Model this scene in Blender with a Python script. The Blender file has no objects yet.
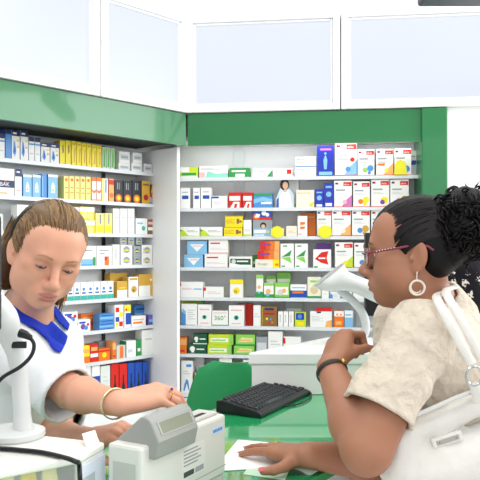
import bpy, math, random
import numpy as np
from mathutils import Matrix, Vector
random.seed(7); RNG = np.random.default_rng(7)
SC = bpy.context.scene; COL = SC.collection
PI = math.pi
F_PX, H_EYE, PY0 = 700.0, 1.55, 248.0        # lens in pixels, eye height, horizon row

def at(px, py, Y):
    return np.array([(px-240)/F_PX*Y, Y, H_EYE-(py-PY0)/F_PX*Y])
def on_z(px, py, z):
    return at(px, py, (H_EYE-z)*F_PX/(py-PY0))
def nrm(v):
    v = np.asarray(v, float); return v/np.linalg.norm(v)

# ---------------------------------------------------------------- materials
def lin(c):
    if isinstance(c, str):
        c = c.lstrip('#'); c = [int(c[i:i+2], 16)/255 for i in (0, 2, 4)]
    return tuple((x/12.92 if x <= .04045 else ((x+.055)/1.055)**2.4) for x in c)
MATS = {}
def mat(name, color, rough=.5, metal=0, spec=.5, coat=0, trans=0, emit=0, alpha=1, bump=None, noise=None, sss=0, ior=1.45):
    key = name
    if key in MATS: return MATS[key]
    m = bpy.data.materials.new(name); m.use_nodes = True
    nt = m.node_tree; b = nt.nodes['Principled BSDF']
    c = lin(color)
    b.inputs['Base Color'].default_value = (*c, 1)
    b.inputs['Roughness'].default_value = rough
    b.inputs['Metallic'].default_value = metal
    b.inputs['Specular IOR Level'].default_value = spec
    b.inputs['Coat Weight'].default_value = coat
    b.inputs['Coat Roughness'].default_value = .05
    b.inputs['Transmission Weight'].default_value = trans
    b.inputs['IOR'].default_value = ior
    b.inputs['Alpha'].default_value = alpha
    if sss:
        b.inputs['Subsurface Weight'].default_value = sss
        b.inputs['Subsurface Radius'].default_value = (.012, .005, .003)
        b.inputs['Subsurface Scale'].default_value = 1.0
    if emit:
        b.inputs['Emission Color'].default_value = (*c, 1)
        b.inputs['Emission Strength'].default_value = emit
    if noise or bump:
        tc = nt.nodes.new('ShaderNodeTexCoord')
    if noise:                       # (scale, amount)
        n = nt.nodes.new('ShaderNodeTexNoise'); n.inputs['Scale'].default_value = noise[0]; n.inputs['Detail'].default_value = 4
        nt.links.new(tc.outputs['Object'], n.inputs['Vector'])
        mx = nt.nodes.new('ShaderNodeMix'); mx.data_type = 'RGBA'
        mx.inputs['A'].default_value = (*[x*(1-noise[1]) for x in c], 1)
        mx.inputs['B'].default_value = (*[min(1, x*(1+noise[1])) for x in c], 1)
        nt.links.new(n.outputs['Fac'], mx.inputs['Factor'])
        nt.links.new(mx.outputs['Result'], b.inputs['Base Color'])
    if bump:                        # (scale, strength, distance)
        n = nt.nodes.new('ShaderNodeTexNoise'); n.inputs['Scale'].default_value = bump[0]; n.inputs['Detail'].default_value = 5
        nt.links.new(tc.outputs['Object'], n.inputs['Vector'])
        bp = nt.nodes.new('ShaderNodeBump'); bp.inputs['Strength'].default_value = bump[1]; bp.inputs['Distance'].default_value = bump[2]
        nt.links.new(n.outputs['Fac'], bp.inputs['Height']); nt.links.new(bp.outputs['Normal'], b.inputs['Normal'])
    MATS[key] = m
    return m
def card(hexc):                     # printed carton board of one ink
    return mat('card_'+hexc.lstrip('#'), hexc, rough=.38, spec=.4)

# ---------------------------------------------------------------- mesh building
class MB:
    def __init__(s): s.v = []; s.f = []; s.m = []; s.n = 0
    def add(s, v, f, m=0):
        v = np.asarray(v, float).reshape(-1, 3)
        s.v.append(v); s.f += [tuple(i+s.n for i in q) for q in f]
        s.m += [m]*len(f); s.n += len(v); return s
    def box(s, lo, hi, m=0, M=None, o=None):
        x0, y0, z0 = lo; x1, y1, z1 = hi
        v = np.array([[x0,y0,z0],[x1,y0,z0],[x1,y1,z0],[x0,y1,z0],[x0,y0,z1],[x1,y0,z1],[x1,y1,z1],[x0,y1,z1]], float)
        if M is not None: v = v@np.asarray(M).T
        if o is not None: v = v+np.asarray(o)
        return s.add(v, [(0,3,2,1),(4,5,6,7),(0,1,5,4),(1,2,6,5),(2,3,7,6),(3,0,4,7)], m)
    def prism(s, poly, z0, z1, m=0):            # poly: CCW (x,y) list
        n = len(poly)
        v = [(x,y,z0) for x,y in poly]+[(x,y,z1) for x,y in poly]
        f = [tuple(range(n-1,-1,-1)), tuple(range(n,2*n))]+[(i,(i+1)%n,n+(i+1)%n,n+i) for i in range(n)]
        return s.add(v, f, m)
    def loft(s, rings, m=0, caps=True, closed=True):
        n = len(rings[0]); v = np.concatenate([np.asarray(r, float) for r in rings]); f = []
        for k in range(len(rings)-1):
            for i in range(n if closed else n-1):
                j = (i+1)%n
                f.append((k*n+i, k*n+j, (k+1)*n+j, (k+1)*n+i))
        if caps:
            f.append(tuple(range(n-1,-1,-1))); f.append(tuple((len(rings)-1)*n+i for i in range(n)))
        return s.add(v, f, m)
    def tube(s, path, r, seg=8, m=0, caps=True, flat=None, up=None):
        P = np.asarray(path, float); n = len(P)
        R = np.full(n, r) if np.isscalar(r) else np.asarray(r, float)
        T = np.gradient(P, axis=0); T /= np.linalg.norm(T, axis=1)[:,None]+1e-12
        a = np.array(up, float) if up is not None else (np.array([0,0,1.]) if abs(T[0][2]) < .9 else np.array([1.,0,0]))
        rings = []
        for i in range(n):
            a = a-T[i]*np.dot(a, T[i]); a /= np.linalg.norm(a)+1e-12
            b = np.cross(T[i], a)
            t = np.arange(seg)/seg*2*PI
            fa, fb = (1, 1) if flat is None else flat
            rings.append(P[i]+R[i]*(np.cos(t)[:,None]*a*fa+np.sin(t)[:,None]*b*fb))
        return s.loft(rings, m, caps)
    def lathe(s, prof, c=(0,0,0), seg=24, m=0):   # prof: (r,z)
        t = np.arange(seg)/seg*2*PI
        rings = [np.stack([c[0]+r*np.cos(t), c[1]+r*np.sin(t), np.full(seg, c[2]+z)], 1) for r, z in prof]
        return s.loft(rings, m)
    def ball(s, c, r, m=0, seg=16, M=None):
        r = np.broadcast_to(np.asarray(r, float), (3,))
        k = seg//2; rings = []
        t = np.arange(seg)/seg*2*PI
        for i in range(k+1):
            a = -PI/2+PI*i/k; a = min(max(a, -PI/2+.02), PI/2-.02)
            rings.append(np.stack([np.cos(a)*np.cos(t), np.cos(a)*np.sin(t), np.full(seg, np.sin(a))], 1)*r)
        rings = np.array(rings)
        if M is not None: rings = rings@np.asarray(M).T
        return s.loft(list(rings+np.asarray(c)), m)

PM = {}
def thing(name, loc, rz=0.0, label=None, cat=None, group=None):
    o = bpy.data.objects.new(name, None); COL.objects.link(o)
    o.empty_display_size = .05
    M = Matrix.Translation(Vector(loc))@Matrix.Rotation(rz, 4, 'Z')
    o.matrix_world = M; PM[o.name] = M
    tag(o, label, cat, group); return o
def tag(o, label=None, cat=None, group=None, kind=None):
    if label: o['label'] = label
    if cat: o['category'] = cat
    if group: o['group'] = group
    if kind: o['kind'] = kind
    return o
def obj(name, mb, mats, parent=None, base=None, smooth=False, angle=40, bevel=0, rz=0.0, local=False):
    """one mesh object; verts given in world space unless local=True (then they are in the parent's / the object's own frame)"""
    if not isinstance(mats, (list, tuple)): mats = [mats]
    V = np.concatenate(mb.v)
    M = Matrix.Identity(4)
    if parent is not None:
        M = PM[parent.name]
    elif base is not None:
        M = Matrix.Translation(Vector(base))@Matrix.Rotation(rz, 4, 'Z')
    if not local:
        A = np.array(M.inverted()); V = V@A[:3,:3].T+A[:3,3]
    me = bpy.data.meshes.new(name)
    me.from_pydata(V.tolist(), [], mb.f)
    for m in mats: me.materials.append(m)
    if len(mats) > 1: me.polygons.foreach_set('material_index', mb.m)
    if smooth:
        me.polygons.foreach_set('use_smooth', [True]*len(me.polygons))
        me.set_sharp_from_angle(angle=math.radians(angle))
    me.update()
    o = bpy.data.objects.new(name, me); COL.objects.link(o)
    if parent is not None:
        o.parent = parent; PM[o.name] = PM[parent.name]
    else:
        o.matrix_world = M; PM[o.name] = M
    if bevel:
        b = o.modifiers.new('edge', 'BEVEL'); b.width = bevel; b.segments = 2; b.limit_method = 'ANGLE'; b.angle_limit = math.radians(50)
    return o
def struct(name, mb, m, parent=None, **k):
    o = obj(name, mb, m, parent, **k)
    if parent is None: o['kind'] = 'structure'
    return o

_TXT = {}
def text_mesh(s):
    """flat glyph triangles of a word: verts scaled so that cap height is 1, and its width"""
    if s in _TXT: return _TXT[s]
    cu = bpy.data.curves.new('word', 'FONT'); cu.body = s; cu.resolution_u = 3
    o = bpy.data.objects.new('word', cu); COL.objects.link(o)
    dg = bpy.context.evaluated_depsgraph_get()
    me = bpy.data.meshes.new_from_object(o.evaluated_get(dg))
    v = np.array([x.co[:] for x in me.vertices]).reshape(-1, 3); f = [tuple(p.vertices) for p in me.polygons]
    bpy.data.objects.remove(o); bpy.data.curves.remove(cu); bpy.data.meshes.remove(me)
    v[:,0] -= v[:,0].min(); v /= .72
    _TXT[s] = (v, f, v[:,0].max()); return _TXT[s]
# ---------------------------------------------------------------- the setting
white_wall = mat('white_wall_paint', '#f3f3f2', rough=.6, noise=(6, .015))
white_lam = mat('white_laminate', '#f1f2f3', rough=.35)
shelf_white = mat('shelf_back_panel', '#eef0f2', rough=.45)
shelf_glass = mat('shelf_frosted_glass', '#eef3f3', rough=.25, alpha=.42)
shelf_metal = mat('shelf_lacquered_metal', '#dfe3e6', rough=.3)
frame_white = mat('window_frame_lacquer', '#f6f6f6', rough=.3)
fascia_green = mat('green_fascia_laminate', '#0b6f39', rough=.36, spec=.5, coat=.3)
pane_m = mat('frosted_lit_pane', '#e1e8fb', rough=.3, emit=1.05)
MATS['frosted_lit_pane'].node_tree.nodes['Principled BSDF'].inputs['Base Color'].default_value = (.05, .05, .05, 1)
dark_slot = mat('upright_dark_metal', '#2c3033', rough=.5)

CX = np.array([-.284, 3.68])                         # inner corner of the two fasciae
UB = nrm([1.289, -.162]); NB = np.array([.1247, .9922])      # back run: along, inward
UL = nrm([-.716, -.763]); NL = np.array([-.729, .684])       # angled left run
UNITS = {'back': (CX, UB, NB), 'left': (CX, UL, NL)}
def hit(unit, px, k):
    """point of the shelf-front plane (k metres behind the fascia) seen in column px: distance along the run and depth"""
    O, U, N = UNITS[unit]; O = O+N*k; rx = (px-240)/F_PX
    A = np.array([[U[0], -rx], [U[1], -1.0]]); s, Y = np.linalg.solve(A, -O)
    return s, Y
def P3(unit, s, k, z):
    O, U, N = UNITS[unit]; q = O+U*s+N*k; return np.array([q[0], q[1], z])
def rbox(mb, unit, s0, s1, k0, k1, z0, z1, m=0):
    ps = [P3(unit, s, k, z) for z in (z0, z1) for s, k in ((s0,k0),(s1,k0),(s1,k1),(s0,k1))]
    f = [(0,3,2,1),(4,5,6,7),(0,1,5,4),(1,2,6,5),(2,3,7,6),(3,0,4,7)]
    if unit == 'left': f = [q[::-1] for q in f]
    return mb.add(ps, f, m)

KB, KL = .10, .24                   # shelf fronts behind the fascia
ZW0, ZW1 = 2.255, 2.757              # window row
ZF0 = 2.085                         # fascia underside
SL, SR = 2.3, 1.31                  # lengths of the left run and of the back run

fl = MB().box((-3.2,-2.2,-.05), (4.0,6.0,0)); struct('floor', fl, mat('floor_tiles', '#d9d6cf', rough=.3, noise=(2,.04)))
ce = MB().box((-3.2,-1.0,3.32), (4.0,6.0,3.40)); struct('ceiling', ce, mat('ceiling_paint', '#f6f6f4', rough=.7))
w = MB(); rbox(w, 'back', -.3, 3.2, .48, .56, 0, 3.32); struct('wall_back', w, white_wall)
w = MB(); rbox(w, 'left', -.3, 3.2, .42, .50, 0, 3.32); struct('wall_left', w, white_wall)
# flush wall right of the shelving run
w = MB(); rbox(w, 'back', hit('back', 447.5, 0)[0], 3.2, .0, .47, 0, 2.255); struct('wall_right', w, white_wall)
# bulkhead behind the window row
w = MB(); rbox(w, 'back', -.1, 3.2, .035, .47, 2.26, 3.32); struct('trim_1', w, white_wall)
w = MB(); rbox(w, 'left', -.1, 3.2, .035, .41, 2.26, 3.32); struct('trim_2', w, white_wall)

def window(n, unit, s0, s1):
    t = .036
    mb = MB()
    z0, z1 = ZW0, ZW1
    for a in ((s0, s0+t, z0, z1), (s1-t, s1, z0, z1), (s0+t, s1-t, z0, z0+t), (s0+t, s1-t, z1-t, z1)):
        rbox(mb, unit, a[0], a[1], -.03, .03, a[2], a[3])
    # inner lip
    g = .012
    for a in ((s0+t, s0+t+g, z0+t, z1-t), (s1-t-g, s1-t, z0+t, z1-t), (s0+t+g, s1-t-g, z0+t, z0+t+g), (s0+t+g, s1-t-g, z1-t-g, z1-t)):
        rbox(mb, unit, a[0], a[1], -.018, .03, a[2], a[3])
    o = struct('window_%d' % n, mb, frame_white, base=P3(unit, (s0+s1)/2, 0, z0), bevel=.005)
    p = MB(); rbox(p, unit, s0+t+g-.004, s1-t-g+.004, -.004, .012, z0+t+g-.004, z1-t-g+.004)
    obj('window_pane', p, pane_m, o)
sA = hit('left', 97.5, 0)[0]
window(1, 'left', sA+.004, sA+.85)
window(2, 'left', .016, sA-.004)
sB = hit('back', 340.5, 0)[0]
window(3, 'back', .005, sB-.003)
window(4, 'back', sB+.003, sB+.86)

# green fasciae
mb = MB(); rbox(mb, 'left', .012, SL, -.012, .012, ZF0, ZW0-.004)
struct('trim_3', mb, fascia_green)
mb = MB(); rbox(mb, 'back', .012, hit('back', 421, 0)[0], -.012, .012, ZF0, ZW0-.004)
struct('trim_4', mb, fascia_green)
# green upright at the end of the run: a deep pilaster
s0, s1 = hit('back', 421.5, -.03)[0], hit('back', 447.5, -.03)[0]
mb = MB(); rbox(mb, 'back', s0, s1, -.03, .47, 0, ZW0-.004)
struct('trim_5', mb, fascia_green, bevel=.006)
S_POST = s0

# shelving units ------------------------------------------------------------
ZB = [1.925, 1.761, 1.609, 1.442, 1.281, 1.129, .975, .760]
ZL = [1.956, 1.786, 1.621, 1.457, 1.286, 1.127, .968, .742]
sb0 = hit('back', 178.5, KB)[0]
sb1 = S_POST+.012
ub = thing('shelving_unit', P3('back', .6, .3, 0), 0, 'white open shelving run along the back wall under dark green fascia', 'shelving unit')
mb = MB(); rbox(mb, 'back', sb0-.05, sb1+.01, .268, .285, .08, ZW0-.02); obj('back_panel', mb, shelf_white, ub)
mb = MB(); rbox(mb, 'back', sb0-.03, sb1+.01, .02, .266, ZF0+.03, ZF0+.05); obj('top_panel', mb, white_lam, ub)
mb = MB(); rbox(mb, 'back', sb1, sb1+.012, KB-.02, .28, .08, ZF0+.028); obj('side_panel', mb, shelf_metal, ub)
mb = MB(); rbox(mb, 'back', sb0-.03, sb1-.004, KB-.03, .266, .08, ZB[7]-.02); obj('base_cabinet', mb, white_lam, ub)
for z in ZB:
    mb = MB(); rbox(mb, 'back', sb0-.02, sb1-.002, KB, .264, z-.007, z); rbox(mb, 'back', sb0-.02, sb1-.002, KB-.004, KB+.002, z-.014, z+.004, 1)
    obj('shelf', mb, [shelf_glass, shelf_metal], ub)
for px in (242, 360):
    s = hit('back', px, .4)[0]
    mb = MB(); rbox(mb, 'back', s-.03, s+.03, .256, .2675, .10, ZF0+.02); obj('upright', mb, shelf_metal, ub)

ul = thing('shelving_unit', P3('left', 1.0, .3, 0), 0, 'white open shelving run on the angled left wall with end panel', 'shelving unit')
mb = MB(); rbox(mb, 'left', .03, SL, .385, .405, .08, ZW0-.02); obj('back_panel', mb, shelf_white, ul)
mb = MB(); rbox(mb, 'left', .002, .022, .045, .40, .0, ZF0-.002); obj('end_panel', mb, white_lam, ul, bevel=.002)
mb = MB(); rbox(mb, 'left', .03, SL, .015, .384, ZF0+.02, ZF0+.04); obj('top_panel', mb, mat('soffit_shade_board', '#3c423e', rough=.7), ul)  # shade of the underside put into the board's dark colour
mb = MB(); rbox(mb, 'left', .024, SL, KL-.03, .38, .08, ZL[7]-.02); obj('base_cabinet', mb, white_lam, ul)
for z in ZL:
    mb = MB(); rbox(mb, 'left', .024, SL, KL, .38, z-.007, z); rbox(mb, 'left', .024, SL, KL-.004, KL+.002, z-.014, z+.004, 1)
    obj('shelf', mb, [shelf_glass, shelf_metal], ul)
for px in (103, -20):
    s = hit('left', px, .383)[0]
    mb = MB(); rbox(mb, 'left', s-.008, s+.008, .372, .3845, .10, ZF0+.01); obj('upright', mb, dark_slot, ul)
# ---------------------------------------------------------------- medicine cartons
C = dict(w='#f4f4f1', cr='#efe9d6', r='#d8261c', dr='#b01c1c', y='#f7e21c', ly='#f6ec8e', o='#ee7a22', lo='#f4b26a', g='#2f9a4c', dg='#155a3c', lg='#8fd05a',
         li='#c6dd2e', b='#1f4fae', nb='#1b2b5e', lb='#86bfe6', sb='#4f93d6', t='#3fb5a8', p='#7b4aa5', pk='#f0b9c0', mg='#cf78b8', gr='#9aa1a6', lgr='#cfd3d6',
         dk='#22242a', br='#8a6a3a', go='#d3a53c', bb='#2338b0', mint='#8fdcc4', sk='#e6b896', wg='#dfe6df')
GREY = 'gr'
def lines(x0, x1, y0, y1, n, c=GREY):
    return [('r', x0, y0+(y1-y0)*i/n, x0+(x1-x0)*(1 if i % 2 == 0 else .7), y0+(y1-y0)*(i+.38)/n, c) for i in range(n)]
def aktiv(c1, c2, name, kind=0):
    e = [('r', .52, .80, .98, .95, 'r'), ('t', .57, .835, .07, 'aktiv', 'w', .36), ('r', .07, .86, .16, .93, 'nb'), ('r', .16, .86, .24, .93, 'r'),
         ('r', 0, 0, 1, .055, 'r'), (('t', .10, .62, .085, name, 'gr', .75) if name == 'Omega-3' else ('r', .10, .63, .62, .68, 'gr'))]+lines(.1, .7, .50, .58, 2, 'lgr')
    if kind == 0: e += [('d', .72, .26, .20, c1), ('d', .62, .20, .13, c2)]
    if kind == 1: e += [('p', [(.45, .06), (1, .06), (1, .48), (.7, .30)], c1), ('d', .6, .22, .12, c2)]
    if kind == 2: e += [('d', .45, .24, .15, c2), ('d', .76, .30, .19, c1), ('d', .70, .14, .10, c1)]
    return e
drop = [('r', 0, .80, 1, 1, 'nb'), ('r', .12, .86, .6, .92, 'w'), ('p', [(.14, .25), (.40, .12), (.55, .30), (.42, .58), (.26, .66)], 'sb'), ('p', [(.26, .28), (.42, .22), (.46, .42), (.34, .50)], 'b'), ('d', .76, .45, .13, 'lo'), ('r', .6, .62, .9, .68, 'y')]
def leafy(c): return [('p', [(0, 0), (0, .75), (.14, .75), (.42, .18), (1, .12), (1, 0)], c), ('p', [(0, .55), (0, .8), (.12, .6)], 'g')]+lines(.34, .92, .5, .72, 2)
STY = {   # key: (description, board ink, side ink, printed front)
 'lime': ('lime and white carton', 'li', 'lg', [('r', 0, .55, .5, 1, 'w'), ('r', 0, .0, 1, .22, 'wg'), ('r', .1, .28, .9, .5, 'g')]),
 'mint': ('white and mint carton', 'w', 'w', [('p', [(.2, 0), (1, 0), (1, .45), (.6, .35), (.3, .6)], 'mint'), ('r', 0, 0, .2, .5, 'pk')]+lines(.06, .7, .68, .85, 2)),
 'greenw': ('green carton with white wording', 'g', 'g', [('r', .12, .6, .8, .78, 'w'), ('r', .3, .12, .75, .42, 'w')]),
 'whgreen': ('white carton with green corner', 'w', 'w', [('p', [(.7, 0), (1, 0), (1, .8)], 'g')]+lines(.3, .8, .62, .85, 2)),
 'whred': ('white carton with red square', 'w', 'cr', [('r', .72, .4, .95, .9, 'r'), ('r', .0, 0, 1, .08, 'pk')]+lines(.1, .62, .45, .7, 2, 'pk')),
 'whblue': ('flat white carton with blue edge', 'w', 'w', [('r', 0, 0, 1, .08, 'sb')]+lines(.05, .62, .68, .86, 2, 'gr')+lines(.05, .5, .4, .55, 1, 'pk')),
 'bluefig': ('tall deep blue carton with pale figure', 'bb', 'b', [('p', [(.42, .25), (.58, .25), (.62, .55), (.5, .72), (.38, .55)], 'lb'), ('d', .5, .76, .07, 'lb'), ('r', .12, .06, .9, .17, 'lb'), ('r', .2, .86, .85, .92, 'mg')]),
 'a_om': ('large red-labelled carton with pale blue drop', 'w', 'w', aktiv('lb', 'sb', 'Omega-3', 1)+[('d', .8, .5, .10, 'r')]),
 'a_bl': ('red-labelled carton with teal fruits', 'w', 'lb', aktiv('sb', 'lg', 'Vita', 2)),
 'a_or': ('red-labelled carton with orange swirl', 'w', 'w', aktiv('lo', 'y', 'A-Z', 1)+[('r', .08, .4, .5, .46, 'o')]),
 'a_tag': ('red-labelled carton with blue stripe', 'w', 'sb', aktiv('sb', 'lb', 'Lutein', 0)),
 'a_mg': ('red-labelled carton with pink glow', 'w', 'w', aktiv('mg', 'pk', 'Meno', 1)),
 'a_ye': ('red-labelled carton with yellow fruits', 'w', 'w', aktiv('y', 'o', 'Depot', 2)),
 'a_pu': ('red-labelled carton with yellow disc and purple dot', 'w', 'w', aktiv('y', 'p', 'Zink-C', 0)),
 'a_pi': ('red-labelled carton with red and yellow dots', 'w', 'w', aktiv('go', 'mg', 'Magnes', 2)),
 'a_pe': ('red-labelled carton with peach corner', 'w', 'w', aktiv('lo', 'cr', 'Coenz', 1)),
 'a_sk': ('red-labelled carton with small blue figure', 'w', 'w', aktiv('go', 'sb', 'Gelenk', 2)),
 'a_li': ('red-labelled carton with lime corner', 'w', 'w', aktiv('li', 'y', 'Mineral', 1)),
 'blsq': ('white carton with small blue square', 'w', 'w', [('r', .2, .47, .86, .64, 'b')]+lines(.2, .8, .78, .88, 1)),
 'bltab': ('low white carton with blue tab', 'w', 'w', [('r', 0, .82, .45, .96, 'b')]+lines(.1, .85, .35, .62, 3, 'lgr')),
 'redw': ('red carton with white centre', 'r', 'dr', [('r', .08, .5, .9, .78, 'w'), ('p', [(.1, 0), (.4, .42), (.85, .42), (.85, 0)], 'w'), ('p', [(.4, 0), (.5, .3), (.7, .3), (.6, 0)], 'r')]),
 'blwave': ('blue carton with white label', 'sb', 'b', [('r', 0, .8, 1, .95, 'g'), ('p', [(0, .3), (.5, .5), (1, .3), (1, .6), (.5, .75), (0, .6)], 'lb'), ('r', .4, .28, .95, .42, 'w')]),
 'flower': ('cream carton with yellow flower', 'cr', 'cr', [('d', .84, .18, .10, 'li'), ('d', .92, .26, .07, 'y')]+lines(.05, .8, .82, .9, 1, 'go')),
 'bluew': ('blue carton with white mark', 'bb', 'b', [('d', .5, .55, .3, 'lb'), ('r', .15, .08, .85, .2, 'w'), ('r', .15, .8, .85, .88, 'lb')]),
 'leaf': ('white carton with lime leaf corner', 'w', 'w', leafy('li')),
 'yellow': ('yellow carton with dark print', 'y', 'go', [('r', 0, .94, 1, 1, 'go'), ('r', .65, .3, .8, .75, 'br'), ('d', .87, .5, .07, 'br')]+lines(.06, .55, .35, .75, 3, 'go')),
 'whlime': ('white carton with lime foot', 'w', 'w', [('r', .05, .05, .95, .16, 'li'), ('r', .2, .3, .8, .5, 'wg')]),
 'bluered': ('blue and red carton with white flashes', 'b', 'nb', [('r', 0, 0, 1, .22, 'r'), ('d', .2, .3, .16, 'o'), ('p', [(.1, .2), (.35, .2), (.4, .5), (.2, .55)], 'w'), ('d', .6, .6, .13, 'w'), ('d', .78, .45, .1, 'w')]),
 'face': ('grey-blue carton with a portrait', 'lb', 'lgr', [('r', 0, .5, 1, 1, 'gr'), ('d', .55, .68, .17, 'dk'), ('d', .55, .62, .11, 'sk'), ('r', .05, .22, .7, .42, 'w'), ('r', .08, .08, .6, .14, 'w'), ('d', .8, .3, .08, 'y')]),
 'pinkcr': ('cream carton with faint pink wording', 'cr', 'cr', lines(.15, .9, .35, .62, 2, 'pk')),
 'whor': ('white carton with two orange arrows', 'w', 'w', [('p', [(.25, .55), (.75, .6), (.8, .7), (.3, .72)], 'o'), ('p', [(.25, .36), (.7, .38), (.8, .48), (.3, .5)], 'o'), ('r', .1, .08, .4, .18, 'pk')]),
 'orange': ('plain orange carton', 'o', 'o', [('r', 0, 0, 1, .08, 'r'), ('r', .1, .8, .9, .86, 'lo')]),
 'skyst': ('light blue carton with white chevron', 'lb', 'sb', [('p', [(.15, .75), (.5, .2), (.85, .75)], 'w'), ('r', .3, .58, .72, .66, 'pk')]),
 'whrt': ('white carton with red wording', 'w', 'cr', [('r', .1, .7, .6, .8, 'r'), ('r', .0, .0, 1, .1, 'pk')]+lines(.1, .9, .3, .48, 2, 'lgr')),
 'dkgreen': ('white carton with dark green panel', 'w', 'w', [('r', .05, .3, .95, .82, 'dg'), ('p', [(.05, .3), (.05, .45), (.5, .3)], 'w'), ('d', .2, .58, .1, 'lgr'), ('r', .34, .54, .84, .66, 'w')]),
 'flexa': ('cream carton with yellow end', 'cr', 'y', [('r', .72, 0, 1, 1, 'y'), ('r', .83, .3, .97, .55, 'o'), ('t', .12, .38, .26, 'flexagel', 'gr', .56)]),
 'orred': ('orange-red carton with purple wording', 'o', 'r', [('r', 0, 0, .3, 1, 'r'), ('r', .3, 0, .5, 1, '#e2521f'), ('r', .75, 0, 1, 1, 'lo'), ('r', .12, .5, .55, .68, 'p')]),
 'garrow': ('white carton with green arrow', 'w', 'w', [('p', [(.08, .45), (.85, .75), (.72, .5)], 'g'), ('p', [(.08, .43), (.72, .47), (.85, .2)], 'lg'), ('r', .1, .06, .35, .11, 'g'), ('r', .2, .88, .5, .93, 'g')]),
 'rarrow': ('white carton with red arrow', 'w', 'w', [('p', [(.1, .5), (.45, .85), (.85, .92), (.75, .55), (.85, .2), (.45, .3)], 'r'), ('r', .3, .5, .68, .58, 'w'), ('r', .05, .04, .25, .12, 'g')]),
 'purple': ('purple-topped carton', 'p', 'p', [('r', 0, 0, 1, .5, 'w')]),
 'peach': ('low white carton with peach lines', 'w', 'cr', [('r', 0, .75, .05, .95, 'r'), ('r', .6, .5, .95, .6, 'lb')]+lines(.08, .7, .5, .66, 2, 'pk')),
 'redtab': ('low white carton with red tab', 'w', 'w', [('r', 0, .65, .12, .95, 'r')]+lines(.2, .85, .4, .65, 2, 'pk')),
 'yelltop': ('white carton with yellow top and yellow fruit', 'w', 'ly', [('r', 0, .76, 1, 1, 'y'), ('d', .5, .4, .26, 'y'), ('d', .45, .36, .14, 'go')]),
 'herbal': ('white and green herbal carton', 'w', 'lg', [('r', 0, 0, 1, .28, 'g'), ('r', 0, .85, 1, 1, 'lg'), ('d', .45, .48, .25, 'lo'), ('d', .4, .25, .17, 'lb')]),
 'herbalb': ('green carton with white floral window', 'lg', 'g', [('r', .08, .25, .92, .75, 'w'), ('d', .4, .4, .2, 'lgr'), ('d', .65, .5, .15, 'lo'), ('r', 0, .0, 1, .12, 'g')]),
 'blorange': ('white and blue carton with orange wording', 'w', 'w', [('r', 0, 0, 1, .58, 'b'), ('r', .12, .38, .8, .52, 'o'), ('r', .0, 0, 1, .1, 'lb'), ('r', .1, .74, .9, .82, 'lb')]),
 'beigeg': ('beige carton with green foot', 'cr', 'cr', [('r', 0, 0, 1, .13, 'g'), ('d', .5, .4, .3, '#d8c9a2'), ('r', .2, .75, .9, .85, 'lg')]),
 'plain': ('plain white carton', 'w', 'w', lines(.15, .85, .45, .7, 2, 'lgr')),
 'plainc': ('cream-white carton', 'wg', 'w', lines(.2, .8, .6, .8, 2, 'lgr')),
 'blcorner': ('white carton with blue lower corner', 'w', 'w', [('r', 0, 0, .28, .66, 'sb'), ('p', [(0, .66), (.28, .5), (.28, .66), (.1, .8)], 'lb'), ('r', 0, 0, .9, .05, 'b')]+lines(.4, .9, .3, .8, 5, 'lgr')),
 'teal': ('white carton with dark teal dot', 'w', 'w', [('d', .5, .42, .16, 't'), ('d', .5, .42, .1, 'dg'), ('r', .15, .75, .85, .81, 'pk'), ('r', .2, .12, .8, .17, 'pk')]),
 'g360': ('white carton with green 360 wording', 'w', 'w', [('t', .16, .4, .3, '360°', 'g', .7), ('r', 0, 0, 1, .1, 'g'), ('r', .1, .85, .9, .9, 'pk')]),
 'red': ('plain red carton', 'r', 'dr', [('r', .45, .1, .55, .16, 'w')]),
 'gold': ('gold-brown carton with coloured dots', 'br', 'br', [('r', .2, .82, .8, .92, 'nb'), ('r', 0, .72, 1, .77, 'r'), ('r', .15, .6, .85, .68, 'dr'), ('d', .35, .4, .08, 'y'), ('d', .6, .38, .08, 'sb'), ('d', .48, .22, .08, 'r'), ('d', .7, .22, .07, 'o'), ('r', .0, 0, .06, 1, 'go')]),
 'slim': ('slim white carton', 'w', 'lgr', [('r', .3, .3, .6, .8, 'lgr')]),
 'bluey': ('carton blue above and yellow-green below', 'li', 'li', [('r', .1, .5, .85, .95, 'bb'), ('d', .45, .72, .2, 'sb'), ('r', .2, .12, .8, .35, 'y')]),
 'whpeach': ('wide white carton with peach corner', 'w', 'w', [('p', [(.7, 0), (1, 0), (1, .5), (.75, .4)], 'lo'), ('r', .3, .9, .5, 1, 'nb')]+lines(.06, .6, .4, .75, 4, 'lgr')),
 'redbox': ('flat red carton', 'r', 'r', []),
 'orw': ('orange carton with white top', 'o', 'o', [('r', 0, .68, 1, 1, 'w'), ('d', .3, .78, .1, 'o'), ('d', .7, .78, .1, 'o'), ('r', .15, .18, .75, .4, 'lo')]),
 'skyw': ('pale blue and white carton', 'lb', 'lb', [('r', 0, .6, 1, 1, 'w'), ('r', .1, .7, .8, .8, 'lb')]),
 'orsm': ('small orange carton', 'o', 'lo', [('r', 0, .55, 1, .9, 'lo'), ('r', .1, .15, .8, .25, 'r')]),
 'dgdot': ('dark green carton with white emblem', 'dg', 'dg', [('d', .22, .55, .15, 'w'), ('p', [(.15, .2), (.2, .45), (.3, .45), (.32, .2)], 'w'), ('r', .46, .46, .88, .58, 'w'), ('r', .0, 0, 1, .08, 'w')]),
 'limelab': ('lime carton with pale label', 'li', 'lg', [('r', .08, .28, .8, .66, 'w'), ('r', .12, .38, .7, .52, 'lg'), ('r', .84, 0, 1, 1, 'lg')]),
 'greeny': ('green carton with yellow flash', 'lg', 'g', [('p', [(.1, .3), (.3, .75), (.9, .7), (.85, .35)], '#e4dfa0'), ('r', .2, .45, .8, .56, 'lo'), ('r', 0, 0, 1, .14, 'g')]),
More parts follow.
